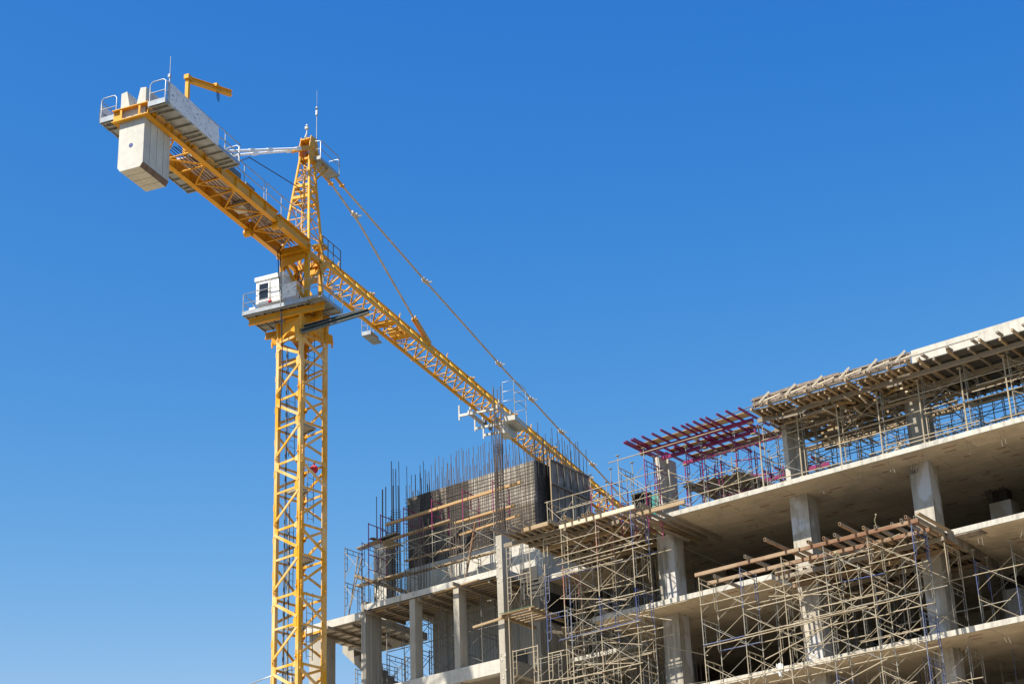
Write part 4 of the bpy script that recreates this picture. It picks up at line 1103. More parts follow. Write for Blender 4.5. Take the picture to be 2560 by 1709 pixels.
# landing deck of old ply seen beneath the purple beams
m = MB()
for i in range(5): m.beam((-36.8 + i * .55, 61.5, 27.75 - i * .02), (-35.2 + i * .55, 65.2, 26.9), .5, .03)
for i in range(3): m.beam((-36.9, 61.8 + i * 1.2, 27.6 - .27 * i), (-34.0, 61.9 + i * 1.2, 27.5 - .27 * i), .07, .12)
m.build_top('sloping_deck', M['wood_grey'], 'dark sloping timber deck under the purple beams', 'deck', (-36, 63, 27))
# rear purple beams far behind
m = MB()
for y in (64.5, 66.0): m.channel((-37, y, 28.3), (-32, y, 28.25), .09, .16)
for i in range(9): m.rhs((-36.8 + i * .55, 63.8, 28.42), (-36.8 + i * .55, 66.3, 28.42), .07, .09)
m.build_top('purple_formwork', M['purple'], 'smaller purple formwork grid far behind under the open sky', 'formwork', (-35, 65, 28.3))

# ------------------------------------------------------------------ roof formwork: timber and ply edge
tf = thing('roof_formwork', 'timber roof formwork with ply edge boards and sloping braces left of the cast roof slab', 'formwork', (-29, 60, 28.9))
m = MB()
x = -32.25
while x < -25.75:
    w_ = min(1.22, -25.72 - x); dz = rs.uniform(-.05, .05)
    m.box(x + .003, x + w_ - .003, 59.16, 59.19, 28.98, 29.40 + dz); x += 1.22
m.build('edge_board', M['ply_brown'], tf)
m = MB()
for z in (29.32, 29.1): m.beam((-32.3, 59.13, z), (-25.75, 59.13, z), .03, .04)
m.build('edge_waler', M['ply_brown'], tf)
for i in range(22):
    x = -32.15 + i * .3; m = MB(); m.beam((x, 59.13, 28.96), (x, 59.13, 29.38), .04, .03, (1, 0, 0)); m.build('edge_stud', M['ply_brown'], tf)
for i in range(6):
    x = -31.75 + i * 1.12
    m = MB(); m.beam((x, 58.72, 28.96), (x + .28, 59.08, 29.44), .035, .07); m.build('sloping_brace', M['wood_pale'], tf)
    m = MB(); m.beam((x + .25, 58.7, 28.98), (x + .75, 59.08, 29.24), .035, .05); m.build('sloping_brace', M['wood_pale'], tf)
for y, z, xa, xb, mm in ((59.75, 28.72, -32.4, -15.2, 'wood_grey'), (61.0, 28.70, -32.4, -15.2, 'wood_grey'), (62.3, 28.70, -32.4, -15.2, 'wood'), (63.5, 28.66, -32.4, -15.2, 'wood')):
    m = MB(); x = xa
    while x < xb:
        e = min(x + 3.1, xb); m.beam((x, y, z), (e, y + .02, z), .10, .17); x += 3.0
    m.build('main_beam', M[mm], tf)
for i in range(26):
    x = -32.2 + i * .27 + rs.uniform(-.05, .05); y = 59.22 - (rs.uniform(.3, .75) if i % 3 == 0 else 0)
    m = MB(); m.beam((x, y, 28.85), (x + rs.uniform(-.05, .05), 62.6 + rs.uniform(-.3, 1.2), 28.85), .07, .11); m.build('joist', M[rs.choice(('wood', 'wood_grey', 'wood'))], tf)
for i in range(16):
    x = -25.4 + i * .62 + rs.uniform(-.1, .1); y = 59.15 - (rs.uniform(.2, .5) if i % 2 == 0 else 0)
    m = MB(); m.beam((x, y, 28.845), (x, 63.5, 28.845), .08, .105); m.build('joist', M[rs.choice(('wood_grey', 'wood_grey', 'wood'))], tf)
for i in range(14):
    y = 58.95 + i * .27; xa = -32.2 + rs.uniform(0, .8)
    m = MB(); m.beam((xa, y, 28.925), (-25.75 - rs.uniform(0, .7), y, 28.925), rs.uniform(.06, .13), .03); m.build('deck_board', M[rs.choice(('wood', 'wood_new', 'wood', 'wood_grey'))], tf)
for xa, xb, ya, yb in ((-32.2, -30.9, 59.22, 62.4), (-30.75, -29.4, 59.22, 62.0), (-29.3, -28.2, 59.25, 62.6), (-28.05, -26.9, 59.22, 62.2), (-26.75, -25.75, 59.25, 62.5)):
    m = MB(); m.box(xa, xb, ya, yb, 28.945, 28.963); m.build('ply_sheet', M['ply_brown'], tf)
for i in range(60):
    x = -32 + rs.random() * 6; y = 59.3 + rs.random() * 3; z = 28.58 + rs.random() * .2; a = rs.uniform(-.5, .5) + (1.57 if rs.random() < .4 else 0); l = rs.uniform(.25, .9)
    m = MB(); m.beam((x, y, z), (x + l * math.cos(a), y + l * math.sin(a), z + rs.uniform(-.12, .12)), .05, .06); m.build('packing_piece', M[rs.choice(('wood', 'wood_pale', 'wood_new'))], tf)
# timber formwork deeper inside the top storey, seen between the props
for k, (xa, xb, y0, y1, z, n) in enumerate(((-31.0, -27.2, 63.4, 66.4, 27.3, 10), (-26.2, -23.2, 63.3, 66.2, 27.35, 8))):
    lo = thing('stair_formwork', ['jumble of stair formwork timber inside the top storey right of the pale column', 'jumble of stair formwork timber inside the top storey right of the round column'][k], 'formwork', (xa, y0, 26.2), 0, 'stair formwork in the top storey')
    for i in range(n):
        f = i / (n - 1)
        m = MB(); m.beam((xa, y0 + .25 * i, z - 1.0 * f), (xb, y0 + .25 * i + .1, z - 1.0 * f), .09, .05); m.build('tread_board', M[rs.choice(('wood', 'wood_pale', 'wood'))], lo)
    for x in (xa + .2, (xa + xb) / 2, xb - .2):
        m = MB(); m.beam((x, y0, z - .02), (x, y1, z - 1.15), .06, .25); m.build('stringer', M['wood_grey'], lo)
        for i in range(2):
            m = MB(); m.beam((x, y0 + .5 + i * 1.2, 26.2), (x, y0 + .5 + i * 1.2, z - .3 - .35 * i), .06, .06, (1, 0, 0)); m.build('prop', M['wood'], lo)
m = MB()
for a, b in (((-27.9, 60.5, 26.25), (-27.6, 60.9, 26.75)), ((-27.4, 60.4, 26.25), (-27.15, 60.9, 26.9))): m.beam(a, b, .08, .1)
m.build_top('leaning_batten', M['wood_pale'], 'pale battens leaning at the foot of the dark round column', 'timber', (-27.6, 60.5, 26.25))
for k, (x0, x1, y, dz, lb) in enumerate(((-24.6, -23.5, 60.2, .0, 'small stack of white boards lying on top of the cast roof slab edge'), (-22.5, -21.1, 59.9, .06, 'upper tilted pale plank stack lying on the roof slab near the right edge'))):
    m = MB()
    for q in range(2): m.beam((x0 + q * .1, y, 29.47 + q * .05 + dz), (x1, y, 29.50 + q * .05 + dz * 2), .35, .045)
    m.build_top('board_stack', M['wood_pale'], lb, 'timber', (x0, y, 29.45), 'boards on the roof slab')
for i in range(10):
    x = -25.1 + i * .95
    m = MB(); m.beam((x, 58.72, 28.93), (x + .02, 59.12, 28.93), .11, .07); m.build('joist', M['wood_grey'], tf)
m = MB(); m.tube((-27.6, 58.8, 29.0), (-23.0, 58.8, 29.02), .024); m.build_top('edge_tube', M['steel_grey'], 'grey tube lying along the joist ends in front of the roof slab', 'tube', (-27.6, 58.8, 29))

# loose props and cross tubes in the depth of the top storey
rq = random.Random(77)
for i in range(64):
    x = rq.uniform(-37.5, -19.5); y = rq.uniform(61.0, 68.0) if x > -32.4 else rq.uniform(61.5, 66)
    m = MB(); m.tube((x, y, 26.215), (x + rq.uniform(-.06, .06), y, 28.55), .021, 6); m.box(x - .06, x + .06, y - .06, y + .06, 26.2, 26.215)
    m.build_top('steel_prop', M[rq.choice(('steel_grey', 'steel_dark', 'steel_tan'))], 'thin steel prop standing among the many props behind the front shoring', 'prop', (x, y, 26.2), 'props behind the front shoring')
for i in range(40):
    x = rq.uniform(-37, -19.5); y = rq.uniform(60.4, 64); z = rq.choice((26.9, 27.5, 28.1, 28.35)) + rq.uniform(-.1, .1)
    m = MB()
    if i % 3: m.tube((x, y, z), (x + rq.uniform(-.2, .2), y + rq.uniform(1.5, 3.5), z + rq.uniform(-.5, .5)), .02, 6)
    else: m.tube((x, y, z), (x + rq.uniform(1.5, 3.0), y + rq.uniform(-.1, .1), z + rq.uniform(-.8, .8)), .02, 6)
    m.build_top('cross_tube', M[rq.choice(('steel_grey', 'steel_tan', 'steel_tan'))], 'loose cross tube clamped between the props of the top storey', 'tube', (x, y, z), 'cross tubes between the top storey props')
for i in range(22):
    x = rq.uniform(-31.5, -26.5); y = rq.uniform(60.6, 63.5); z = rq.uniform(28.2, 28.6)
    m = MB(); m.beam((x, y, z), (x + rq.uniform(.8, 2.2), y + rq.uniform(-.2, .2), z + rq.uniform(-.08, .08)), .06, .09)
    m.build('packing_piece', M[rq.choice(('wood', 'wood_grey', 'wood'))], tf)

for i, x in enumerate([-32.6, -30.95, -29.3, -27.65, -26.0, -24.35, -22.7, -21.05, -19.4]):
    m = MB(); m.tube((x, 60.06, 26.22), (x + .02, 60.06, 28.64), .034, 6); m.box(x - .08, x + .08, 60.0, 60.14, 26.2, 26.22); m.box(x - .08, x + .08, 59.98, 60.14, 28.615, 28.635)
    m.build_top('shore_post', M['steel_tan'], 'thick pale shore post in the front row along the first slab edge', 'post', (x, 60.06, 26.2), 'thick front shore posts')
SEG = []
for i in range(16):
    x = rq.uniform(-33, -22.5); z = rq.choice((26.5, 26.9, 27.05, 27.6, 27.8, 28.3)); L_ = rq.uniform(2.4, 5.0); y = rq.choice((60.04, 61.3, 61.36))
    SEG.append(((x, y, z), (x + L_, y, z + rq.uniform(-.05, .05)), 'extra tan ledger tube tied across the shoring of the top storey'))
tubes('ledger_tube', 'steel_tan', None, SEG, 'extra ledger tubes of the top storey', .022)

# hanging second layer of timber under the roof joists, and clutter on the floors behind the scaffolds
for i in range(70):
    x = rq.uniform(-32.2, -26.2); y = rq.uniform(59.4, 63.4); z = rq.uniform(28.35, 28.75)
    m = MB()
    if i % 2: m.beam((x, y, z), (x + rq.uniform(.5, 1.6), y + rq.uniform(-.15, .15), z + rq.uniform(-.05, .05)), .05, .07)
    else: m.beam((x, y, z), (x + rq.uniform(-.1, .1), y + rq.uniform(.6, 1.8), z + rq.uniform(-.05, .05)), .05, .07)
    m.build('hanging_batten', M[rq.choice(('wood', 'wood_grey', 'wood_grey', 'wood_pale'))], tf)
SEG = []
for i in range(26):
    x = rq.uniform(-34.2, -28); z = rq.uniform(16.2, 22.2); y = rq.choice((57.17, 58.4, 59.4)); L_ = rq.uniform(1.8, 4.2)
    SEG.append(((x, y, z), (min(x + L_, -24.8), y + rq.uniform(-.1, .1), z + (rq.uniform(-1.2, 1.2) if i % 3 == 0 else rq.uniform(-.05, .05))), 'loose tube clamped across the tan scaffold under the rusty platform'))
tubes('clamped_tube', 'steel_tan', None, SEG, 'loose tubes on the right scaffold', .02)
SEG = []
for i in range(30):
    x = rq.uniform(-41.6, -37.6); z = rq.uniform(16.4, 25.2); y = rq.choice((57.35, 58.6, 59.5, 60.6)); L_ = rq.uniform(1.4, 3.2)
    SEG.append(((x, y, z), (min(x + L_, -36.2), y + rq.uniform(-.1, .6), z + (rq.uniform(-1.0, 1.0) if i % 3 == 0 else rq.uniform(-.05, .05))), 'loose tube clamped across the dense tan scaffold in the gap'))
tubes('clamped_tube', 'steel_tan', None, SEG, 'loose tubes on the gap scaffold', .02)
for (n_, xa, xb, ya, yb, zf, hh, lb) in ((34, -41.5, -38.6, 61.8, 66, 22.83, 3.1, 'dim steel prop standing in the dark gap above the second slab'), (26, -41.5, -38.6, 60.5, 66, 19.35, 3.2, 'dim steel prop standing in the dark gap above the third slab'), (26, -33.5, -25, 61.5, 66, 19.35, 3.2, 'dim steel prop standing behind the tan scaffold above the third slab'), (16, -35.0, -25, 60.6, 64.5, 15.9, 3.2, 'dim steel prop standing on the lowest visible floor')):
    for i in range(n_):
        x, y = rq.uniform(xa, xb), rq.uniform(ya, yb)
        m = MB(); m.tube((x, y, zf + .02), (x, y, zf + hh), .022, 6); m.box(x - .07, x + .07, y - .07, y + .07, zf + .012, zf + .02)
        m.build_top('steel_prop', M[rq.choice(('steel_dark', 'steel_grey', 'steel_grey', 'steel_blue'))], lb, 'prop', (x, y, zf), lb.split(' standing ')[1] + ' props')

SEG = []
for i in range(22):
    x = rq.uniform(-37.4, -33.4); z = rq.uniform(26.5, 28.5); y = rq.uniform(61.2, 66)
    if i % 3 == 0: SEG.append(((x, y, 26.22), (x, y, 28.6), 'crimson purple tube among the props under the purple beams'))
    else: SEG.append(((x, y, z), (x + rq.uniform(.8, 2.0), y + rq.uniform(-.2, .8), z + rq.uniform(-.15, .15)), 'crimson purple tube among the props under the purple beams'))
tubes('purple_tube', 'purple', None, SEG, 'purple tubes under the purple beams', .026)
# ------------------------------------------------------------------ rusty platform at the right
rp = thing('rusty_platform', 'rusty steel beam platform on the tan scaffold filling the notch in the second slab', 'platform', (-29, 58, 22.5))
for y, xa, xb, mm, br in ((57.2, -34.15, -25.4, 'rust', (-30.2, -29.9)), (58.36, -34.35, -25.5, 'rust', (-30.0, -29.8)), (59.6, -32.2, -25.5, 'wood_grey', None), (60.85, -32.2, -25.5, 'rust', None), (62.1, -32.2, -25.5, 'wood_grey', None), (63.2, -32.2, -25.5, 'rust', None)):
    m = MB()
    if br:
        m.rhs((xa, y, 22.46), (br[1], y, 22.46), .09, .13); m.rhs((br[0], y + .10, 22.475), (xb, y + .10, 22.475), .09, .13)
    else: m.rhs((xa, y, 22.45), (xb, y, 22.45), .1, .14)
    m.build('main_beam', M[mm], rp)
jl = [(-33.9, 58.1, 60.0), (-31.9, 56.9, 60.3), (-30.42, 55.75, 59.8), (-30.1, 57.6, 60.2), (-29.45, 57.0, 60.6), (-28.85, 57.05, 60.5), (-28.4, 57.0, 60.2), (-28.0, 57.5, 61.2), (-27.72, 56.1, 59.6), (-27.3, 57.0, 60.4), (-26.95, 57.2, 61), (-26.4, 57.35, 60.6), (-25.98, 57.2, 60.8), (-25.72, 57.0, 60.9), (-25.5, 57.25, 60.3)]
for i in range(21): jl.append((-32.0 + i * .315 + rs.uniform(-.06, .06), 59.6 + rs.uniform(-.6, .2), 63.6))
for x, a, b in jl:
    m = MB(); m.rhs((x, a, 22.59), (x + rs.uniform(-.06, .06), b, 22.59), .085, .11); m.build('joist', M[rs.choice(('rust', 'rust', 'wood_grey'))], rp)
m = MB(); m.box(-32.1, -30.8, 60.4, 63.7, 22.66, 22.678); m.box(-30.7, -28.3, 59.3, 63.7, 22.66, 22.678); m.box(-28.2, -25.7, 58.9, 63.7, 22.66, 22.678); m.build('ply_sheet', M['ply_dark'], rp)  # dark sheets added over the joists so the gaps read as deep shade
m = MB(); m.beam((-25.38, 59.5, 22.55), (-25.36, 63.6, 22.3), .02, .36); m.build('side_board', M['ply'], rp)
m = MB(); m.beam((-25.4, 57.3, 22.72), (-25.42, 60.2, 22.72), .12, .06); m.build('edge_plank', M['wood'], rp)
m = MB(); m.box(-25.93, -24.4, 60.02, 60.6, 22.585, 22.618); m.build_top('form_ply', M['ply'], 'grey form ply still stuck beneath the left tip of the second slab at right', 'ply', (-25.9, 60, 22.58))
# rope loop hanging from the platform
m = MB(); P = []
for i in range(17):
    a = math.pi * 2 * i / 16; P.append((-28.35 + .22 * math.sin(a) - .1 * math.cos(a), 57.15, 20.9 + 1.15 * math.cos(a) * (1 if math.cos(a) < 0 else .9)))
m.ptube(P, .009, 5); m.sphere((-28.5, 57.15, 22.0), .06, 8, 6)
m.build_top('rope_loop', M['rope'], 'pale rope loop hanging from the rusty platform between scaffold poles', 'rope', (-28.4, 57.15, 21.5))
m = MB(); m.ptube([(-26.9, 57.2, 22.55), (-26.92, 57.15, 22.8), (-26.85, 57.15, 22.95)], .01, 4); m.sphere((-26.85, 57.15, 22.98), .035, 6, 4)
m.build_top('cable_end', M['rope'], 'thin wire with a yellow end sticking up from the rusty platform', 'wire', (-26.9, 57.2, 22.5))
m = MB(); vs = []
for i in range(9):
    for j in range(5): vs.append((-32.7 + i * .03, 59.93 - .05 * math.sin(i * 1.3 + j), 19.46 - j * .08 + .03 * math.cos(i * 2.1) * (j == 0) - (.15 if 2 < i < 6 else 0) * (j / 4)))
fs = []
for i in range(8):
    for j in range(4): a = i * 5 + j; fs.append((a, a + 1, a + 6, a + 5))
m.add(vs, fs, True); m.add([(x, y - .006, z) for x, y, z in vs], [tuple(reversed(q)) for q in fs], True)
m.build_top('white_cloth', M['cloth'], 'crumpled white sheet draped over the edge of the third slab', 'cloth', (-32.6, 59.93, 19.3))

# ------------------------------------------------------------------ timber deck in the gap
dk = thing('timber_deck', 'broad timber and rusty joist deck on the scaffold between the core and the first slab', 'deck', (-40, 58.5, 25.7))
for y, xa, xb, z, mm in ((57.42, -40.15, -36.65, 25.74, 'wood_pale'), (58.30, -37.55, -35.0, 25.76, 'wood'), (56.78, -41.45, -40.2, 25.76, 'wood'), (57.68, -43.0, -40.0, 25.72, 'wood_grey'), (58.38, -42.3, -38.0, 25.72, 'wood_grey'), (59.15, -42.3, -38.2, 25.72, 'wood'), (60.0, -42.1, -38.2, 25.72, 'rust'), (60.8, -42.0, -38.2, 25.72, 'wood_grey'), (61.7, -42.0, -38.2, 25.72, 'wood'), (62.6, -42.0, -38.2, 25.72, 'wood_grey')):
    m = MB(); m.beam((xa, y, z), (xb, y, z), .10, .15); m.build('main_beam', M[mm], dk)
dj = [(-42.35, 56.0), (-42.05, 56.6), (-41.72, 56.3), (-41.4, 56.35), (-41.05, 56.3), (-40.8, 57.2)]
for i in range(13): dj.append((-40.5 + i * .33, 57.0 + rs.uniform(-.2, .35) + (.5 if i > 7 else 0)))
for x, a in dj:
    m = MB(); m.rhs((x, a, 25.855), (x + rs.uniform(-.05, .05), 63.3 + rs.uniform(-.5, .2), 25.855), .09, .11); m.build('joist', M[rs.choice(('wood_grey', 'rust', 'wood', 'wood_grey'))], dk)
m = MB(); m.box(-42.6, -41.1, 57.1, 62.98, 25.915, 25.935); m.box(-41.05, -38.35, 57.55, 62.98, 25.915, 25.935); m.build('ply_sheet', M['ply_dark'], dk)
m = MB(); m.box(-41.1, -40.2, 57.05, 57.5, 25.94, 25.955); m.build('green_ply', M['ply_green'], dk)
for i in range(5):
    y = 60.2 + i * .5; m = MB(); m.beam((-42.1, y, 26.02 + .06 * i), (-39.3, y + .15, 25.98 + .06 * i), .16, .05); m.build_top('loose_plank', M['wood'], ['loose brown plank nearest the front before the old form panel', 'second loose plank from the front before the old form panel', 'middle loose plank of the five before the old form panel', 'fourth loose plank back before the old form panel', 'rearmost loose plank against the old form panel'][i], 'plank', (-42.1, y, 26.4), 'loose planks by the form panel')
m = MB(); m.beam((-37.7, 58.3, 25.98), (-37.1, 61.9, 25.6), .22, .04); m.build_top('edge_board', M['wood_grey'], 'dark board sloping from the timber deck under the first slab left end', 'plank', (-37.7, 58.3, 25.9))
# open black box form standing at the left end of the first slab
m = MB()
x0, x1, y0, y1, z0, z1 = -38.62, -37.98, 60.3, 60.75, 25.95, 27.42
for bx in ((x0, x0 + .05, y0, y1, z0, z1), (x1 - .05, x1, y0, y1, z0, z1), (x0 + .05, x1 - .05, y1 - .04, y1, z0, z1), (x0 - .03, x1 + .03, y0 - .03, y1 + .03, z1, z1 + .05)): m.box(*bx)
bxo = m.build_top('box_form', M['ply_dark'], 'open black box form standing on the slab end left of the pale column', 'box', (x0, y0, z0))
m = MB()
for q in range(6): m.tube((x0 + .12 + q * .11, y0 + .2, z0), (x0 + .1 + q * .12, y0 + .25, z1 - .05), .02, 5)
m.build('steel_bar', M['steel_grey'], bxo)
m = MB(); vs = []
for i in range(7):
    for j in range(7): vs.append((-39.2 + i * .1, 62.6 + .06 * math.sin(i * 1.1 + j * .7), 27.0 + j * .2))
fs = [(i * 7 + j, i * 7 + j + 1, i * 7 + j + 8, i * 7 + j + 7) for i in range(6) for j in range(6)]
m.add(vs, fs, True); m.add([(x, y + .008, z) for x, y, z in vs], [tuple(reversed(q)) for q in fs], True)
m.build_top('teal_net', M['net'], 'teal net hanging behind the scaffold left of the pale column', 'net', (-38.9, 62.6, 26.2))

# ------------------------------------------------------------------ core: timber under its slab, small platform, planks
cf_ = thing('soffit_formwork', 'grey timber formwork boards and beams still propped under the core slab', 'formwork', (-48.5, 61, 25.4))
for i in range(9):
    y = 60.12 + i * .27
    m = MB(); m.beam((-52.2, y, 25.505), (-45.25, y, 25.505), .17 if i % 2 else .11, .03); m.build('board', M[rs.choice(('wood_grey', 'wood', 'wood_grey'))], cf_)
for x, y in ((-52.05, 59.62), (-50.47, 60.05), (-49.3, 60.0), (-48.68, 59.95), (-48.05, 60.2), (-46.92, 59.3), (-45.66, 60.1), (-51.3, 60.2)):
    m = MB(); m.beam((x, y, 25.42), (x + .02, 62.4, 25.42), .08, .13); m.build('cross_beam', M['wood_grey'], cf_)
m = MB(); m.beam((-48.4, 59.9, 25.44), (-45.9, 59.75, 25.46), .12, .05); m.build('edge_plank', M['wood'], cf_)
for i in range(6):
    m = MB(); m.beam((-55.7, 60.15 + i * .55, 25.175), (-52.55, 60.15 + i * .55, 25.175), .14, .04); m.build('board', M['wood_grey'], cf_)
for x, y in ((-54.08, 59.6), (-53.1, 60.1), (-55.0, 60.1)):
    m = MB(); m.beam((x, y, 25.09), (x + .02, 63.8, 25.09), .09, .12); m.build('cross_beam', M['wood_grey'], cf_)
sp = thing('balcony_platform', 'small board platform with a green edge jutting out right of the core front column', 'platform', (-43.9, 60, 23.7))
for i in range(6):
    m = MB(); m.beam((-44.8, 59.75 + i * .3, 23.72), (-43.1, 59.75 + i * .3, 23.72), .2, .035); m.build('board', M['wood_grey' if i % 2 else 'wood'], sp)
for x in (-44.7, -43.25):
    m = MB(); m.beam((x, 59.55, 23.63), (x, 61.9, 23.63), .09, .13); m.build('cross_beam', M['wood'], sp)
m = MB(); m.beam((-44.8, 59.6, 23.755), (-43.1, 59.6, 23.755), .02, .03); m.build('green_edge', M['ply_green'], sp)
m = MB(); m.beam((-46.3, 59.8, 23.55), (-44.4, 59.8, 23.65), .08, .09); m.build_top('timber_beam', M['wood'], 'short timber beam poking left from the small balcony platform past the core front column', 'timber', (-46.3, 59.8, 23.6))
m = MB(); m.beam((-42.9, 61.2, 22.98), (-40.3, 63.0, 22.98), 1.2, .03)
for i in range(5): m.beam((-43.2 + i * .6, 60.5 + i * .42, 22.9), (-42.4 + i * .6, 61.9 + i * .42, 22.9), .08, .12)
m.build_top('stair_form', M['wood_grey'], 'dark stair formwork boards behind the small balcony platform', 'formwork', (-42, 62, 22.9))
m = MB(); m.box(-44.6, -43.2, 60.9, 60.94, 24.55, 25.4); m.box(-44.64, -44.56, 60.86, 60.9, 24.5, 25.45); m.build_top('window_form', M['ply_dark'], 'dark ply box beside the core front column above the small balcony platform', 'ply', (-44.6, 60.9, 24.5))
PL = [((-52.04, 61.15, 29.62), (-44.6, 61.15, 29.74), .11, .11, 'wood_new', 'long new orange timber across the purple guard frames of the core'),
      ((-51.9, 61.0, 28.80), (-48.25, 61.0, 28.9), .22, .06, 'wood', 'weathered pale plank in front of the left half of the rebar wall'),
      ((-48.2, 61.2, 28.80), (-45.0, 61.2, 28.82), .14, .08, 'wood_new', 'orange timber at mid height of the right half of the rebar wall'),
      ((-48.1, 61.4, 28.30), (-44.9, 61.4, 28.42), .09, .08, 'wood_new', 'thin lower orange batten on the right half of the rebar wall'),
      ((-52.4, 61.5, 27.24), (-45.9, 61.5, 27.16), .2, .06, 'wood', 'long brown plank at the foot of the rebar mesh'),
      ((-53.5, 61.0, 28.80), (-51.3, 61.1, 29.05), .35, .06, 'wood_grey', 'plank jutting left at the purple corner frame'),
      ((-53.75, 61.2, 27.2), (-50.9, 61.2, 27.2), .3, .06, 'wood', 'plank jutting left across the pale pier'),
      ((-51.0, 61.2, 27.75), (-47.7, 61.2, 27.7), .1, .06, 'wood', 'narrow batten halfway down the left half of the rebar wall')]
for p, q, w_, h_, mm, lb in PL:
    m = MB(); m.beam(p, q, w_, h_); m.build_top('plank', M[mm], lb, 'plank', p, 'planks on the core scaffold')
m = MB(); m.beam((-53.45, 60.7, 27.5), (-51.5, 62.2, 26.6), .14, .14); m.build_top('timber_beam', M['wood'], 'thick beam with a dark end sloping across the foot of the pale pier', 'timber', (-53.4, 60.7, 27.5))
m = MB(); vs = []
for i in range(8):
    for j in range(6): vs.append((-52.75 + i * .17, 60.8 + j * .22, 29.02 - .035 * i + .16 * math.sin(i * .9 + j * .6) * math.exp(-i * .2) - .02 * j))
fs = [(i * 6 + j, i * 6 + j + 1, i * 6 + j + 7, i * 6 + j + 6) for i in range(7) for j in range(5)]
m.add(vs, [tuple(reversed(q)) for q in fs], True); m.add([(x, y, z - .01) for x, y, z in vs], fs, True)
m.build_top('sack_sheet', M['wood_grey'], 'crumpled brown sheet lying on the planks at the purple corner frame', 'sheet', (-52, 61, 28.95))
m = MB(); m.tube((-47.65, 61.0, 25.8), (-46.95, 61.0, 28.5), .05, 8); m.build_top('leaning_pipe', M['rust'], 'rusty pipe leaning in front of the right half of the rebar wall', 'pipe', (-47.65, 61, 25.8))
for k, (x, y, dx) in enumerate(((-52.3, 60.9, .3), (-53.0, 60.4, .6), (-53.35, 60.5, .3))):
    m = MB(); m.tube((x - dx, y, 25.6), (x, y + .3, 28.4), .028, 6); m.build_top('leaning_pole', M['wood_grey'], ['grey pole leaning beside the left post of the core scaffold', 'grey pole leaning inside the left-end scaffold', 'second grey pole leaning at the far left of the left-end scaffold'][k], 'pole', (x - dx, y, 25.6), 'poles leaning at the core')

# ------------------------------------------------------------------ rebar wall of the core
pn = thing('core_formwork', 'dark stained wall behind the rebar mesh on top of the core', 'wall', (-48.5, 62.6, 27.9))
seg = [(-52.0, -51.3, 'ply'), (-51.299, -50.4, 'ply_dk'), (-50.399, -49.8, 'ply'), (-49.799, -48.5, 'ply_dk'), (-48.499, -44.95, 'ply_lt')]
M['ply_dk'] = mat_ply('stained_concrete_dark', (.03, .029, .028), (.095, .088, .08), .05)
M['ply_lt'] = mat_ply('stained_concrete_light', (.28, .25, .205), (.66, .60, .52), .1)
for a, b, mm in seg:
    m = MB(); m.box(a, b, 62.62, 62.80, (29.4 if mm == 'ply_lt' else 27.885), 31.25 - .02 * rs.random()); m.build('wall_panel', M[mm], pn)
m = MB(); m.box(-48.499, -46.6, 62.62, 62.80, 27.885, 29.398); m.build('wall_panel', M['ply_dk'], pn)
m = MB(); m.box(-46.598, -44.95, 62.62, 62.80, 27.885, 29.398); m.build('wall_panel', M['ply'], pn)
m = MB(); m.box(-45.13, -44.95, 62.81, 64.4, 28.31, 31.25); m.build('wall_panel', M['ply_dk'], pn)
rw = thing('wall_rebar_mesh', 'dense mesh of rusty bars standing in front of the stained core wall', 'rebar', (-48.5, 62.5, 25.9))
def bar(parent, name, p, q, r=.013, mat='rebar'):
    m = MB(); m.tube(p, q, r, 4); return m.build(name, M[mat], parent)
r5 = random.Random(5)
n = 62
for i in range(n):
    x = -52.05 + 7.1 * i / (n - 1) + r5.uniform(-.02, .02)
    zt = 31.25 + (r5.uniform(.85, 1.55) if i % 2 else r5.uniform(.15, .75))
    lean = r5.uniform(-.10, .04)
    bar(rw, 'vertical_bar', (x, 62.56, 27.6 if i % 5 else 25.85), (x + lean * (.5 if i % 2 else .2), 62.56 + r5.uniform(-.03, .03), zt), .0135, 'rebar')
n = 21
for i in range(n):
    z = 27.95 + 3.2 * i / (n - 1)
    bar(rw, 'horizontal_bar', (-52.1, 62.53 + r5.uniform(-.015, .015), z + r5.uniform(-.03, .03)), (-44.92, 62.53, z + r5.uniform(-.03, .03)), .0105)
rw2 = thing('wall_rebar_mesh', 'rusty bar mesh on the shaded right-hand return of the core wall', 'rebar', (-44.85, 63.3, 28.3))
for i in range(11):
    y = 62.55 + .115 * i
    bar(rw2, 'vertical_bar', (-44.88, y, 28.2), (-44.9 + r5.uniform(-.05, .03), y, 31.3 + r5.uniform(.3, 1.5)), .0125, 'rebar_dark')  # darker bar tone puts the shade of the return into the colour
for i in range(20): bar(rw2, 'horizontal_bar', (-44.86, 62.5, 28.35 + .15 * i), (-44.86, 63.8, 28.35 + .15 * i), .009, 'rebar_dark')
sb = thing('starter_bars', 'row of tall starter bars rising behind the stained core wall against the sky', 'rebar', (-48.5, 63, 31))
for i in range(46):
    x = -51.9 + 6.9 * i / 45 + r5.uniform(-.05, .05); z = 31.25 + (r5.uniform(1.0, 1.75) if i % 2 else r5.uniform(.3, .8))
    bar(sb, 'vertical_bar', (x, 62.9, 30.2), (x + r5.uniform(-.12, .03), 62.9 + r5.uniform(-.05, .05), z), .0135, 'rebar')
sb2 = thing('starter_bars', 'starter bars rising above the old form panel in front of the crane jib', 'rebar', (-44.8, 65, 31.2))
for i in range(26):
    y = 63.2 + .135 * i + r5.uniform(-.04, .04); x = -44.95 if i % 2 else -45.2
    bar(sb2, 'vertical_bar', (x, y, 28.4), (x + r5.uniform(-.08, .05), y + r5.uniform(-.06, .06), 31.4 + r5.uniform(.9, 2.0)), .0145, 'rebar_dark')
cg = thing('column_rebar_cage', 'tall rebar cage with a spiral tie standing on the core front column', 'rebar', (-45.05, 60.25, 27.2))
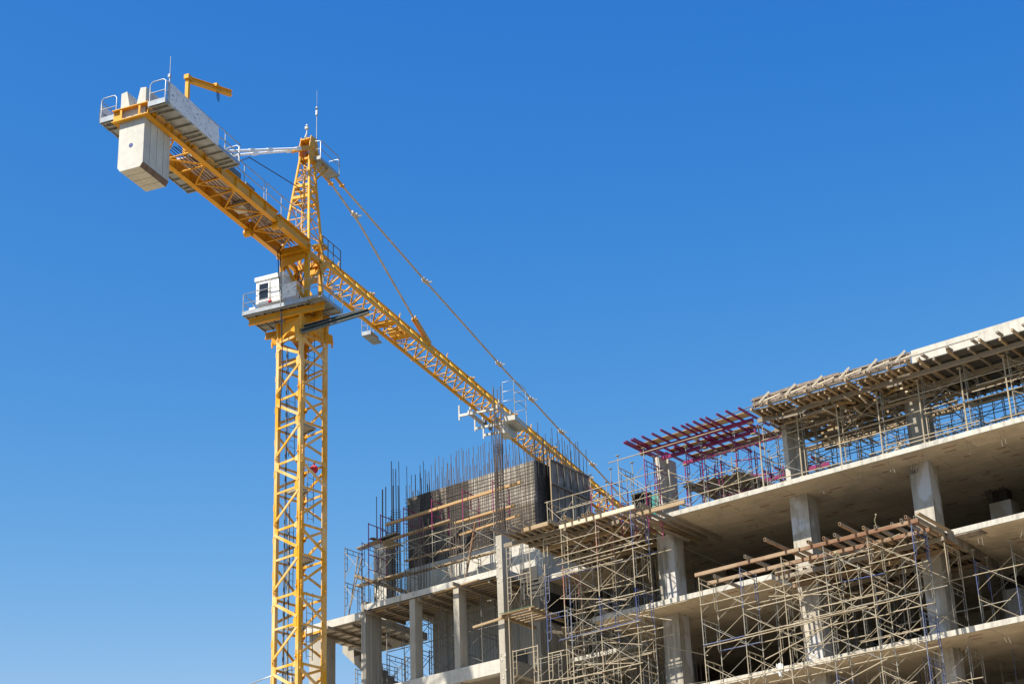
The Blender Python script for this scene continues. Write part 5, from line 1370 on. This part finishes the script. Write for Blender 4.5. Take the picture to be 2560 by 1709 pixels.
for i in range(12):
    a = 2 * math.pi * i / 12; rx, ry = .17, .2; jx = r5.uniform(-.10, .06)
    z = r5.uniform(32.2, 33.4) if i % 3 else 33.9
    m = MB(); p = [(-45.05 + rx * math.cos(a), 60.25 + ry * math.sin(a), 26.9)]
    for k in range(1, 5): p.append((-45.06 + rx * math.cos(a) * (1 + .12 * math.sin(k * 1.7 + i)) + jx * (k / 4) ** 2, 60.25 + ry * math.sin(a), 26.9 + (z - 26.9) * k / 4))
    m.ptube(p, .017, 5); m.build('vertical_bar', M['rebar'], cg)
for i in range(26):
    z = 27.3 + i * .15 if i < 20 else 30.9 + (i - 20) * .07
    m = MB(); m.ptube([(-45.05 + .2 * math.cos(2 * math.pi * k / 12), 60.25 + .23 * math.sin(2 * math.pi * k / 12), z + r5.uniform(-.01, .01)) for k in range(13)], .008, 4); m.build('tie_ring', M['rebar_dark'], cg)
cg2 = thing('column_rebar_cage', 'slender bar cage at the left corner of the stained core wall', 'rebar', (-52.35, 62.2, 25.8))
for i in range(9):
    a = 2 * math.pi * i / 9; bar(cg2, 'vertical_bar', (-52.38 + .2 * math.cos(a), 62.25 + .2 * math.sin(a), 26), (-52.4 + .17 * math.cos(a), 62.25 + .17 * math.sin(a), r5.choice((31.8, 32.6, 33.0))), .015 if i % 3 else .02)
for i in range(34):
    z = 27.0 + i * .11; m = MB(); m.ptube([(-52.38 + .22 * math.cos(2 * math.pi * k / 10), 62.25 + .22 * math.sin(2 * math.pi * k / 10), z) for k in range(11)], .008, 4); m.build('tie_ring', M['rebar_dark'], cg2)
cg3 = thing('column_rebar_cage', 'widely spaced bars sticking up from the pale pier against the sky', 'rebar', (-53.05, 62.3, 29.3))
for x, y, z, r in ((-53.35, 62.05, 31.5, .018), (-53.0, 62.05, 31.75, .03), (-52.85, 62.1, 31.85, .022), (-53.2, 62.5, 30.4, .022), (-53.1, 62.5, 30.35, .022), (-52.75, 62.5, 32.0, .032), (-52.95, 62.55, 30.6, .018), (-52.85, 62.3, 30.5, .014)):
    bar(cg3, 'vertical_bar', (x, y, 29.2), (x + .02, y, z), r)
cg4 = thing('column_rebar_cage', 'bundle of starter bars rising from the core slab in front of the pale wall', 'rebar', (-50.4, 60.5, 25.8))
for i in range(6): bar(cg4, 'vertical_bar', (-50.75 + i * .1, 60.4 + (i % 2) * .2, 25.7), (-50.75 + i * .11, 60.4 + (i % 2) * .2, 26.6 + r5.random() * .5), .014)
cg5 = thing('column_rebar_cage', 'tall thin bars standing in front of the left part of the rebar wall', 'rebar', (-49.9, 60.7, 25.8))
for i in range(8): bar(cg5, 'vertical_bar', (-50.0 + i * .09, 60.62 + (i % 2) * .25, 25.75), (-50.0 + i * .085, 60.62 + (i % 2) * .25, 28.6 + r5.random() * .9), .014, 'rebar')
cg6 = thing('column_rebar_cage', 'tall thin bars standing in front of the right part of the rebar wall', 'rebar', (-47.9, 60.7, 25.8))
for i in range(6): bar(cg6, 'vertical_bar', (-48.0 + i * .07, 60.62 + (i % 2) * .25, 25.75), (-48.0 + i * .075, 60.62 + (i % 2) * .25, 28.3 + r5.random() * .8), .014, 'rebar')
cg7 = thing('column_rebar_cage', 'short bars sticking up at the left end of the core slab', 'rebar', (-52.9, 60.6, 25.6))
for i in range(7): bar(cg7, 'vertical_bar', (-53.3 + i * .16, 60.7 + (i % 2) * .3, 25.53), (-53.3 + i * .16, 60.7 + (i % 2) * .3, 26.6 + r5.random() * .5), .013, 'rebar_dark')
cg8 = thing('column_rebar_cage', 'bars rising left of the pale column beside the teal net', 'rebar', (-38.1, 61.3, 26.2))
for i in range(9): bar(cg8, 'vertical_bar', (-38.75 + (i % 3) * .2, 61.0 + (i // 3) * .3, 26.1), (-38.75 + (i % 3) * .2, 61.0 + (i // 3) * .3, 27.9 + r5.random() * .5), .014, 'rebar_dark')
# old form panel on the right face of the core
fp = thing('wall_formwork', 'big weathered ribbed form panel with red stains on the right face of the core', 'formwork', (-44.6, 64.5, 28.5))
for k, (ya, yb) in enumerate(((63.35, 64.35), (64.36, 65.35), (65.36, 66.2))):
    for z0_, z1_ in ((27.4, 29.0), (29.01, 30.3), (30.31, 31.38)):
        m = MB(); m.box(-44.66, -44.62, ya, yb, z0_, z1_); m.build('panel_sheet', M['ply_red'], fp)
for y in (63.3, 63.85, 64.36, 64.85, 65.36, 65.8, 66.2):
    m = MB(); m.beam((-44.58, y, 27.4), (-44.58, y, 31.4), .05, .045, (0, 1, 0)); m.build('rib', M['ply_red' if y > 63.4 else 'wood'], fp)
for z in (27.9, 29.0, 30.3, 31.36):
    m = MB(); m.beam((-44.56, 63.3, z), (-44.56, 66.25, z), .05, .07); m.build('waler', M['ply_red'], fp)

m = MB(); m.box(-44.88, -44.86, 63.1, 65.3, 24.2, 25.5); m.build_top('black_sheet', M['blackc'], 'flat black sheet on the core side wall in the gap', 'sheet', (-44.87, 64, 24.2))  # flat black sheet covering the black area of this wall
m = MB(); m.box(-44.6, -43.75, 60.85, 60.88, 25.25, 25.85); m.build_top('black_sheet', M['ply_dark'], 'black board behind the pale portal frames beside the core front column', 'board', (-44.2, 60.86, 25.25))
m = MB(); m.box(-46.9, -45.6, 62.42, 62.45, 22.1, 22.95); m.build_top('black_sheet', M['ply_dark'], 'dark board leaning on the core wall inside the right upper bay', 'board', (-46.2, 62.43, 22.1))
